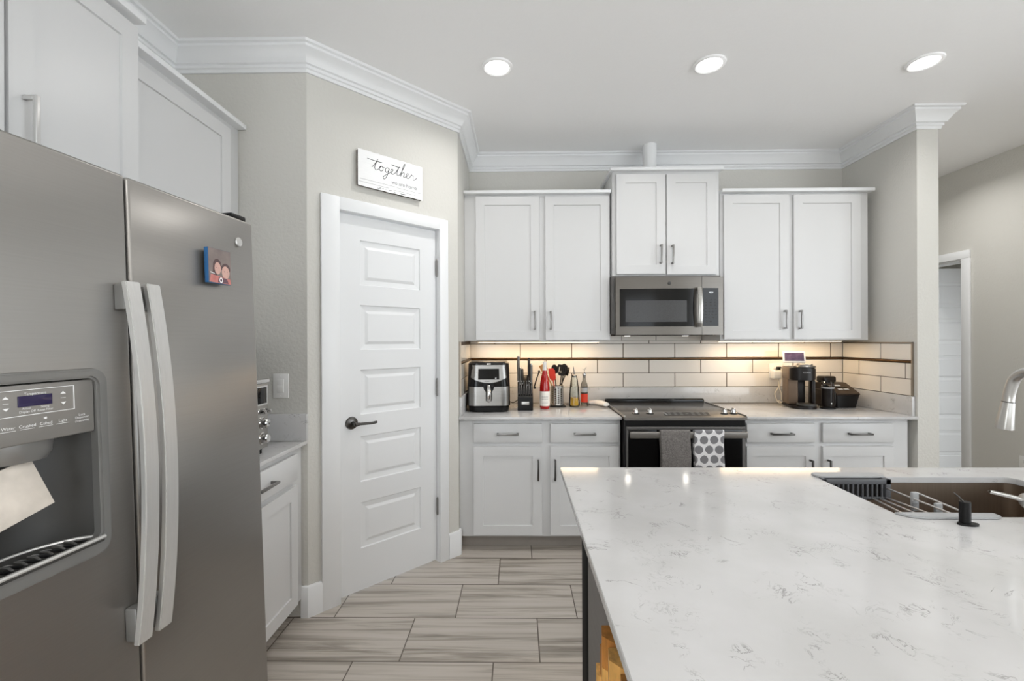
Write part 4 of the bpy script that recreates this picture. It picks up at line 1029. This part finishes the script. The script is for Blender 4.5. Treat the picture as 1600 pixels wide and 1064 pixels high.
part('dial_light', MB().cyl((0.047, frw(0.047, 0.23)-0.0045, 0.229), (0.047, frw(0.047, 0.23)-0.0030, 0.229), 0.0045, n=14), 'white_print', af)
part('lid_trim', fpan(lambda x: 0.3185, lambda x: 0.3255, wd=0.122), 'black_gloss', af)
part('lid_highlight', MB().box(-0.014, 0.014, frw(0, 0.3)-0.001, frw(0, 0.3)+0.004, 0.3175, 0.3285, 0.002), 'chrome', af)
hs = MB().prism([(0.036*math.sin(R(a)), 0.176-0.042*max(0.0, math.cos(R(a)))) for a in range(-90, 91, 10)]+[(0.036, 0.196), (-0.036, 0.196)], frw(0, 0.18)-0.012, frw(0, 0.18)+0.006, 'y')
part('handle_socket', hs, 'black_plastic', af)
hb = MB().loft([[(r*math.cos(2*math.pi*i/20), y+0.010*math.sin(2*math.pi*i/20), z) for i in range(20)] for r, y, z in
     ((0.004, -0.178, 0.072), (0.014, -0.184, 0.078), (0.0165, -0.190, 0.095), (0.0155, -0.192, 0.13), (0.0135, -0.186, 0.165), (0.0115, -0.172, 0.186), (0.010, -0.160, 0.190))])
part('handle', hb, 'chrome', af, 'upright chrome handle')
part('handle_back', MB().box(-0.020, 0.020, -0.182, -0.150, 0.078, 0.176, 0.008), 'black_plastic', af)
part('maker_mark', MB().text('COSORI', 0.0095, (-0.012, frw(0, 0.206)-0.0008, 0.2075), (1, 0, 0), (0, 0, 1)), 'ink', af, smooth=False)
part('power_cord', MB().tube(smooth_path([(0.12, 0.12, 0.05), (0.17, 0.12, 0.03), (0.205, 0.135, 0.045), (0.25, 0.18, 0.075), (0.30, 0.24, 0.10)]), 0.0032, 8), 'cord_dark', af)

kb = thing('knife_block', 'black knife block with steel plate between the air fryer and the red bottle', 'knife block', (0.048, 3.17, CZ))
part('block', MB().prism([(-0.062, 0.0), (0.075, 0.0), (0.095, 0.235), (0.030, 0.205), (-0.046, 0.100), (-0.068, 0.098), (-0.070, 0.09)], -0.053, 0.053, 'x', bev=0.003), 'black_plastic', kb)
part('name_plate', MB().box(-0.026, 0.026, -0.0692, -0.066, 0.040, 0.062, 0.0008, mat=None), 'brushed_steel', kb, 'small steel plate')
part('ledge', MB().box(-0.0505, 0.0505, -0.073, -0.062, 0.0925, 0.0995, 0.002), 'dark_plastic', kb)
ORD = ['leftmost', 'second from left', 'third from left', 'fourth from left', 'fifth from left', 'rightmost']
sv = None
for i in range(6):
    x = -0.043+0.0172*i
    lb = 'steel steak knife handle in the lower row of the knife block, '+ORD[i]
    loc = (0.048+x, 3.098, CZ+0.112)
    if sv is None:
        sv = thing('steak_knife', lb, 'knife', loc, rot=(R(-33), 0, 0), group='steak knives in the knife block')
        part('handle', MB().box(-0.0036, 0.0036, -0.008, 0.008, 0.0, 0.094, 0.003), 'dark_nickel', sv)
        part('butt_cap', MB().box(-0.0048, 0.0048, -0.009, 0.009, 0.0945, 0.101, 0.0025), 'chrome', sv)
    else: dup(sv, loc, None, lb)
KN = [(-0.046, 0.030, 0.185, 0.011, 'brushed_steel', 'tallest steel handled knife at the left end of the knife block'),
      (-0.033, 0.010, 0.128, 0.008, 'brushed_steel', 'shorter steel handled knife beside the tallest knife'),
      (-0.019, 0.012, 0.112, 0.009, 'dark_nickel', 'dark handled knife third from left in the knife block'),
      (0.018, 0.004, 0.075, 0.009, 'dark_nickel', 'short dark knob handled knife right of center in the knife block'),
      (0.027, 0.030, 0.172, 0.010, 'dark_nickel', 'tall knife with round black end at the right of the knife block'),
      (0.043, 0.020, 0.140, 0.011, 'brushed_steel', 'broad steel handled knife at the right end of the knife block')]
for x, y, h, w, mt, lb in KN:
    zb = 0.165+y*0.9
    k = thing('kitchen_knife', lb, 'knife', (0.048+x, 3.17+y-0.014, CZ+zb), rot=(R(8), 0, 0), group='large knives in the knife block')
    part('handle', MB().loft([[(ww*math.cos(2*math.pi*i/14), 0.011*math.sin(2*math.pi*i/14), z) for i in range(14)] for ww, z in ((w*0.75, 0.006), (w*0.78, 0.03), (w*0.92, h*0.6), (w*0.86, h-0.02), (w*0.75, h-0.012))]), mt, k)
    part('end_cap', MB().sphere((0, 0, h-0.010), w*0.82, 12, (1, 1.15, 1.0)), 'black_plastic' if mt == 'dark_nickel' else 'chrome', k)
    part('bolster', MB().box(-w*0.6, w*0.6, -0.011, 0.011, 0.0, 0.007, 0.001), 'chrome', k)
single('sharpening_rod', MB().tube([(0, 0, 0), (0.014, 0, 0.045), (0.034, 0.0, 0.105)], [0.005, 0.0045, 0.004], 10).sphere((0.036, 0, 0.111), 0.0085, 12).box(-0.002, 0.012, -0.006, 0.006, -0.01, 0.006, 0.002),
       'black_nylon', 'thin black rod leaning out of the right side of the knife block', 'knife sharpener', (0.1105, 3.19, CZ+0.150))

rb_ = thing('glass_bottle', 'red bottle with white neck foil and white paper label', 'bottle', (0.186, 3.205, CZ))
part('glass', MB().lathe([(0, 0.0), (0.030, 0.0), (0.034, 0.006), (0.0355, 0.02), (0.0355, 0.135), (0.034, 0.165), (0.028, 0.205), (0.0195, 0.245), (0.0145, 0.27), (0.0125, 0.29), (0.0125, 0.30), (0, 0.30)], 36), 'red_liquid', rb_, 'red glass full of drink')
part('paper_label', MB().lathe([(0.0357, 0.022), (0.0362, 0.022), (0.0362, 0.124), (0.0357, 0.124)], 36), 'paper_label', rb_, 'white paper label')
lb = MB()
random.seed(21)
for rz, zz in ((0.006, 0.085), (0.006, 0.070), (0.0025, 0.052), (0.0025, 0.046), (0.0025, 0.040)):
    for i in range(7):
        a = R(-90-32+i*10.5); r = 0.0364; w = 0.0024 if rz > 0.004 else 0.003
        p = Matrix.Translation((r*math.cos(a), r*math.sin(a), zz)) @ Matrix.Rotation(a+R(90), 4, 'Z')
        if rz > 0.004: lb.prism([(w*math.cos(2*math.pi*k/12), rz*0.9*math.sin(2*math.pi*k/12)) for k in range(12)], 0, 0.0002, 'y', holes=[[(w*.6*math.cos(2*math.pi*k/12), rz*.66*math.sin(2*math.pi*k/12)) for k in range(12)]], mat=p)
        else: lb.box(-w*0.9, w*0.9, 0, 0.0002, -0.0006, 0.0006, mat=p)
part('label_print', lb, 'gray_print', rb_, 'gray label print', smooth=False)
part('neck_foil', MB().lathe([(0.0152, 0.268), (0.0150, 0.275), (0.0138, 0.30), (0.0140, 0.326), (0.0132, 0.330), (0, 0.331)], 28), 'white_foil', rb_, 'white neck foil')
part('foil_tip', MB().cyl((0, 0, 0.330), (0.001, 0, 0.343), 0.002, 0.0015, n=8), 'dark_nickel', rb_)

uc = thing('utensil_holder', 'perforated steel utensil holder behind the red bottle', 'utensil holder', (0.283, 3.315, CZ))
b = bmesh.new(); NU, NV, r = 48, 22, 0.046
vs = [[b.verts.new((r*math.cos(2*math.pi*i/NU), r*math.sin(2*math.pi*i/NU), 0.008+0.142*j/NV)) for i in range(NU)] for j in range(NV+1)]
for j in range(NV):
    for i in range(NU):
        if 2 <= j < NV-2 and (i % 4) in (0, 1) and (j+(i//4)) % 2 == 0: continue
        b.faces.new((vs[j][i], vs[j][(i+1) % NU], vs[j+1][(i+1) % NU], vs[j+1][i]))
mb = MB(); mb.bm.free(); mb.bm = b
o = part('perforated_wall', mb, 'brushed_steel', uc); sm = o.modifiers.new('gauge', 'SOLIDIFY'); sm.thickness = 0.0015
part('inner_liner', MB().lathe([(0.0, 0.0085), (0.0425, 0.0085), (0.0425, 0.146), (0.0415, 0.146), (0.0415, 0.0095), (0, 0.0095)], 32), 'coffee_dark', uc)
part('rim', MB().tube([(0.047*math.cos(2*math.pi*i/32), 0.047*math.sin(2*math.pi*i/32), 0.150) for i in range(32)], 0.0022, 8, closed=True), 'chrome', uc)
part('base_plate', MB().box(-0.055, 0.060, -0.055, 0.055, 0.0, 0.008, 0.003), 'black_plastic', uc, 'dark base plate')

def utensil(label, cat, name, mat, base, tip, head, hmat=None, rotz=0.0):
    """a handle from base to tip (offsets from the holder), the head built along local +z at the tip"""
    t = thing(name, label, cat, (0.283+base[0], 3.315+base[1], CZ+base[2]), group='utensils in the perforated holder')
    d = Vector(tip)-Vector(base)
    part('handle', MB().tube([(0, 0, 0), d*0.5, d], [0.0052, 0.0046, 0.0040], 10), mat, t)
    zz = d.normalized(); xx = Vector((0, 1, 0)).cross(zz).normalized(); yy_ = zz.cross(xx)
    Mh = Matrix.Translation(d) @ Matrix((xx, yy_, zz)).transposed().to_4x4() @ Matrix.Rotation(rotz, 4, 'Z')
    part('head', head(MB(), Mh), hmat or mat, t)
    return t
def head_slotted(m, Mh):
    out = [(-0.018, 0), (0.018, 0), (0.034, 0.022), (0.038, 0.066), (0.032, 0.080), (-0.032, 0.080), (-0.038, 0.066), (-0.034, 0.022)]
    hs = [[(x-0.0028, 0.022), (x+0.0028, 0.022), (x+0.0028, 0.062), (x-0.0028, 0.062)] for x in (-0.021, -0.007, 0.007, 0.021)]
    return m.prism(out, -0.0022, 0.0022, 'y', holes=hs, mat=Mh)
def head_spatula(m, Mh):
    return m.prism([(-0.010, 0), (0.010, 0), (0.022, 0.012), (0.024, 0.07), (0.015, 0.086), (-0.022, 0.092), (-0.024, 0.02)], -0.004, 0.004, 'y', mat=Mh, bev=0.002)
def head_spoon(m, Mh):
    return m.sphere((0, 0.004, 0.034), 0.036, 18, (0.68, 0.28, 1.0), mat=Mh)
def head_ladle(m, Mh):
    return m.lathe([(0.0, -0.024), (0.018, -0.019), (0.030, -0.005), (0.034, 0.012), (0.0325, 0.012), (0.028, -0.004), (0.016, -0.017), (0.0, -0.0215)], 24, mat=Mh @ Matrix.Translation((0, 0.0, 0.028)) @ Matrix.Rotation(R(80), 4, 'Y'))
def head_turner(m, Mh):
    return m.prism([(-0.007, 0), (0.007, 0), (0.024, 0.016), (0.026, 0.064), (-0.026, 0.060), (-0.024, 0.016)], -0.003, 0.003, 'y', mat=Mh, bev=0.001)
utensil('black slotted turner standing in the perforated utensil holder', 'utensil', 'slotted_turner', 'black_nylon', (0.004, -0.018, 0.03), (0.028, -0.030, 0.225), head_slotted, rotz=R(8))
utensil('red silicone spatula standing in the utensil holder behind the red bottle', 'utensil', 'silicone_spatula', 'red_silicone', (-0.002, -0.012, 0.03), (-0.030, -0.026, 0.190), head_spatula)
utensil('wooden turner leaning left out of the utensil holder', 'utensil', 'wooden_turner', 'utensil_wood', (0.026, -0.016, 0.012), (-0.084, -0.006, 0.248), head_turner)
utensil('black ladle leaning right out of the utensil holder', 'utensil', 'soup_ladle', 'black_nylon', (-0.028, 0.022, 0.012), (0.066, 0.056, 0.225), head_ladle)
utensil('black serving spoon in the middle of the utensil holder', 'utensil', 'serving_spoon', 'black_nylon', (0.0, 0.005, 0.03), (-0.016, -0.002, 0.235), head_spoon)
utensil('dark brown cooking spoon behind the slotted turner', 'utensil', 'cooking_spoon', 'coffee_dark', (0.018, 0.010, 0.03), (0.046, 0.006, 0.240), head_spoon)

single('glass_plate', MB().lathe([(0, 0.0), (0.062, 0.0), (0.086, 0.007), (0.090, 0.010), (0.086, 0.0105), (0.062, 0.004), (0, 0.004)], 40), 'clear_glass',
       'clear glass plate under the oil cruet and the red label bottle', 'plate', (0.440, 3.335, CZ))
oc = thing('oil_cruet', 'clear glass cruet with yellow oil on the glass plate', 'bottle', (0.405, 3.298, CZ+0.0045))
part('glass', MB().lathe([(0, 0), (0.036, 0), (0.040, 0.006), (0.039, 0.03), (0.033, 0.12), (0.026, 0.185), (0.020, 0.215), (0.0205, 0.222), (0.0185, 0.222), (0.0175, 0.214), (0.0240, 0.185), (0.031, 0.12), (0.037, 0.03), (0.0375, 0.008), (0.034, 0.003), (0, 0.003)], 32), 'clear_glass', oc, 'clear glass body')
part('oil', MB().lathe([(0, 0.0035), (0.034, 0.0035), (0.0368, 0.009), (0.0364, 0.03), (0.0345, 0.062), (0, 0.062)], 32), 'oil', oc, 'yellow oil')
part('pourer', MB().tube([(0, 0, 0.212), (0, 0, 0.245), (-0.006, 0, 0.285)], [0.0055, 0.0042, 0.003], 10).lathe([(0, 0.205), (0.0165, 0.208), (0.0172, 0.222), (0.008, 0.228), (0, 0.228)], 20), 'nickel', oc, 'steel pourer')
b2 = thing('glass_bottle', 'clear bottle with red label and metal pourer on the glass plate', 'bottle', (0.486, 3.362, CZ+0.0045))
part('glass', MB().lathe([(0, 0), (0.024, 0), (0.0255, 0.004), (0.0255, 0.130), (0.022, 0.155), (0.0125, 0.178), (0.0115, 0.205), (0.0095, 0.205), (0.0105, 0.178), (0.020, 0.154), (0.0235, 0.130), (0.0235, 0.006), (0, 0.004)], 28), 'smoked_glass', b2, 'clear glass body')
part('paper_label', MB().lathe([(0.0257, 0.020), (0.0261, 0.020), (0.0261, 0.082), (0.0257, 0.082)], 28), 'red_label', b2, 'red paper label')
part('neck_label', MB().lathe([(0.0257, 0.095), (0.0259, 0.095), (0.0259, 0.128), (0.0257, 0.128)], 28), 'rack_light', b2, 'gray printed band')
part('pourer', MB().lathe([(0, 0.198), (0.0118, 0.200), (0.0125, 0.212), (0.014, 0.218), (0.0145, 0.228), (0.008, 0.240), (0, 0.243)], 20).tube([(0, 0, 0.238), (0.004, 0, 0.258), (0.016, 0, 0.278)], [0.003, 0.0026, 0.002], 8).tube([(0.004, 0, 0.255), (-0.012, 0, 0.262)], 0.0018, 6), 'chrome', b2, 'chrome pourer')

sr = MB()
P = smooth_path([(-0.060, 0.060, 0.008), (-0.030, 0.055, 0.010), (0.000, 0.038, 0.012), (0.022, 0.008, 0.011), (0.036, -0.030, 0.010), (0.046, -0.062, 0.010)], 5)
sr.tube(P, [0.012+0.022*math.sin(math.pi*min(1.0, (i+1.5)/(len(P)+3)))**0.5 for i in range(len(P))], 16, sec=(1.0, 0.55))
sr2 = single('spoon_rest', sr, 'white_ceramic', 'white curved spoon rest lying beside the cooktop', 'spoon rest', (0.585, 3.330, CZ+0.009))

# ------------------------------------------------------------------ things on the right counter
cm = thing('coffee_maker', 'brown pod coffee maker with open cup bay in the right corner', 'coffee maker', (2.005, 3.255, CZ), R(-16))
part('side_housing', MB().box(-0.086, -0.018, -0.010, 0.135, 0.018, 0.262, 0.010, 3), 'coffee_brown', cm, 'brown metallic housing')
hd_out = [(-0.086, 0.135), (-0.086, -0.055)]+[(-0.086+0.0805*(1-math.cos(R(a)))*1.0, -0.055-0.050*math.sin(R(a))) for a in range(15, 180, 15)]+[(0.075, -0.055), (0.075, 0.135)]
part('brew_head', MB().prism(hd_out, 0.196, 0.284, 'z', bev=0.006), 'coffee_dark', cm, 'dark brew head')
part('side_cap', MB().box(-0.0875, -0.040, -0.052, 0.134, 0.198, 0.283, 0.008, 3), 'coffee_brown', cm)
part('rear_column', MB().box(-0.017, 0.030, 0.010, 0.130, 0.018, 0.1955, 0.006), 'coffee_dark', cm)
part('support_pillar', MB().box(0.053, 0.075, -0.050, 0.030, 0.018, 0.1955, 0.005), 'coffee_dark', cm)
bs_out = [(-0.088, 0.137), (-0.088, -0.060)]+[(-0.088+0.084*(1-math.cos(R(a))), -0.060-0.060*math.sin(R(a))) for a in range(15, 180, 15)]+[(0.080, -0.060), (0.080, 0.137)]
part('base', MB().prism(bs_out, 0.0, 0.0175, 'z', bev=0.004), 'coffee_dark', cm)
part('drip_tray', MB().lathe([(0, 0.018), (0.056, 0.018), (0.060, 0.024), (0.058, 0.034), (0.0, 0.034)], 32, c=(0.015, -0.060, 0)), 'dark_plastic', cm, 'round drip tray')
part('lid', MB().lathe([(0, 0.2845), (0.066, 0.2845), (0.068, 0.290), (0.064, 0.296), (0.050, 0.298), (0.048, 0.306), (0.040, 0.310), (0, 0.311)], 36, c=(0.018, -0.020, 0)), 'nickel', cm, 'round metal lid')
part('maker_mark', MB().text('KEURIG', 0.0135, (0.006, -0.1062, 0.252), (1, 0, 0), (0, 0, 1), 0.0006), 'rack_light', cm, smooth=False)

fm = thing('milk_frother', 'black milk frother cup with clear lid beside the coffee maker', 'milk frother', (2.146, 3.185, CZ))
part('base', MB().lathe([(0, 0), (0.046, 0), (0.048, 0.004), (0.046, 0.011), (0.034, 0.016), (0, 0.016)], 32), 'black_plastic', fm)
part('cup', MB().lathe([(0, 0.0165), (0.036, 0.0165), (0.0375, 0.022), (0.0375, 0.150), (0, 0.150)], 32), 'coffee_dark', fm)
part('lid', MB().lathe([(0.0368, 0.1505), (0.0385, 0.1505), (0.0385, 0.186), (0.034, 0.189), (0, 0.189), (0, 0.187), (0.033, 0.187), (0.0368, 0.184)], 32), 'smoked_glass', fm, 'clear lid')
part('collar', MB().lathe([(0.0377, 0.140), (0.0388, 0.141), (0.0388, 0.150), (0.0377, 0.150)], 32), 'rack_light', fm)
part('button', MB().cyl((0, -0.0385, 0.040), (0, -0.0370, 0.040), 0.0045, n=14), 'white_print', fm, 'white button')

ap = thing('countertop_appliance', 'black countertop appliance with sloped button panel in the right corner', 'appliance', (2.300, 3.215, CZ), R(6))
part('body', MB().loft([[(x, y, 0.0) for x, y in rrect(-0.072, 0.072, 0.0, 0.19, 0.012, 4)], [(x, y, 0.088) for x, y in rrect(-0.084, 0.098, -0.004, 0.20, 0.015, 4)]]), 'black_plastic', ap)
part('sloped_top', MB().prism([(-0.006, 0.0885), (-0.008, 0.096), (0.000, 0.104), (0.120, 0.165), (0.200, 0.165), (0.200, 0.0885)], -0.086, 0.098, 'x', bev=0.005), 'appliance_brown', ap, 'dark brown sloped panel')
bt = MB(); S = Matrix.Translation((0, 0.006, 0.1085)) @ Matrix.Rotation(math.atan2(0.061, 0.120), 4, 'X')
for x0, x1, y0, y1 in ((-0.034, 0.002, 0.030, 0.046), (0.010, 0.046, 0.030, 0.046), (-0.028, 0.018, 0.078, 0.096)): bt.box(x0, x1, y0, y1, 0.0, 0.003, 0.0012, mat=S)
part('buttons', bt, 'rack_light', ap, 'pale gray buttons')
part('slot', MB().box(-0.034, 0.054, 0.056, 0.064, 0.0, 0.0015, mat=S), 'black_gloss', ap)
part('rear_tower', MB().box(-0.076, 0.024, 0.115, 0.198, 0.1655, 0.212, 0.014, 3), 'coffee_dark', ap)
ha = smooth_path([(-0.088, 0.010, 0.010), (-0.094, 0.000, 0.06), (-0.095, 0.004, 0.115), (-0.098, 0.030, 0.145), (-0.104, 0.070, 0.150), (-0.106, 0.090, 0.12), (-0.105, 0.094, 0.01)], 5)
part('side_arch', MB().tube(ha, 0.0095, 12), 'coffee_dark', ap, 'dark arched handle')
part('side_panel', MB().box(-0.104, -0.0865, 0.03, 0.18, 0.004, 0.120, 0.006), 'appliance_brown', ap)

sd = thing('smart_display', 'small white framed smart display on a stem atop the coffee maker', 'smart display', (2.012, 3.352, CZ+0.2848), R(-14))
part('foot', MB().box(-0.030, 0.030, -0.012, 0.040, 0.0, 0.004, 0.001), 'white_plastic', sd)
part('stem', MB().tube([(0, 0.012, 0.003), (-0.001, 0.008, 0.030)], 0.0030, 8), 'cord_dark', sd, 'thin black stem')
TS = Matrix.Translation((0.005, 0.004, 0.068)) @ Matrix.Rotation(R(-14), 4, 'X')
part('frame', MB().prism(rrect(-0.074, 0.074, -0.042, 0.042, 0.009, 5), 0.0, 0.014, 'y', mat=TS, bev=0.003), 'white_plastic', sd, 'white frame')
part('screen', MB().box(-0.063, 0.063, -0.0010, 0.001, -0.030, 0.033, mat=TS), 'screen_image', sd, 'lit dark purple screen')

ot = thing('wall_outlet', 'white outlet plate on the tile behind the coffee maker', 'outlet', (1.963, 3.4985, 1.098))
part('plate', MB().box(-0.050, 0.050, -0.0065, 0, -0.055, 0.055, 0.003), 'white_plastic', ot)
part('socket', MB().box(-0.017, 0.017, -0.0085, -0.006, 0.012, 0.040, 0.003), 'white_plastic', ot)
part('socket', MB().box(-0.017, 0.017, -0.0085, -0.006, -0.040, -0.012, 0.003), 'white_plastic', ot)
pg = thing('plug_adapter', 'white plug adapter with a dangling cream cord beside the coffee maker', 'charger', (1.953, 3.489, 1.072))
part('housing', MB().box(-0.036, 0.020, -0.052, 0.0, -0.032, 0.030, 0.007, 3), 'white_plastic', pg)
part('upper_plug', MB().box(0.008, 0.034, -0.032, 0.0005, 0.034, 0.058, 0.005), 'coffee_dark', pg, 'dark brown plug')
part('cord', MB().tube(smooth_path([(0.000, -0.040, -0.03), (0.004, -0.044, -0.08), (-0.014, -0.048, -0.115), (-0.030, -0.052, -0.140), (-0.024, -0.056, -0.175), (-0.010, -0.060, -0.205), (0.012, -0.058, -0.210), (0.018, -0.048, -0.205), (0.004, -0.046, -0.195), (-0.006, -0.056, -0.205)]), 0.0026, 8), 'cord_white', pg, 'cream cord')
part('upper_cord', MB().tube(smooth_path([(0.026, -0.032, 0.045), (0.030, -0.044, 0.01), (0.016, -0.046, -0.06), (0.008, -0.046, -0.10), (0.018, -0.050, -0.14), (0.020, -0.050, -0.19)]), 0.0026, 8), 'cord_white', pg, 'cream cord')
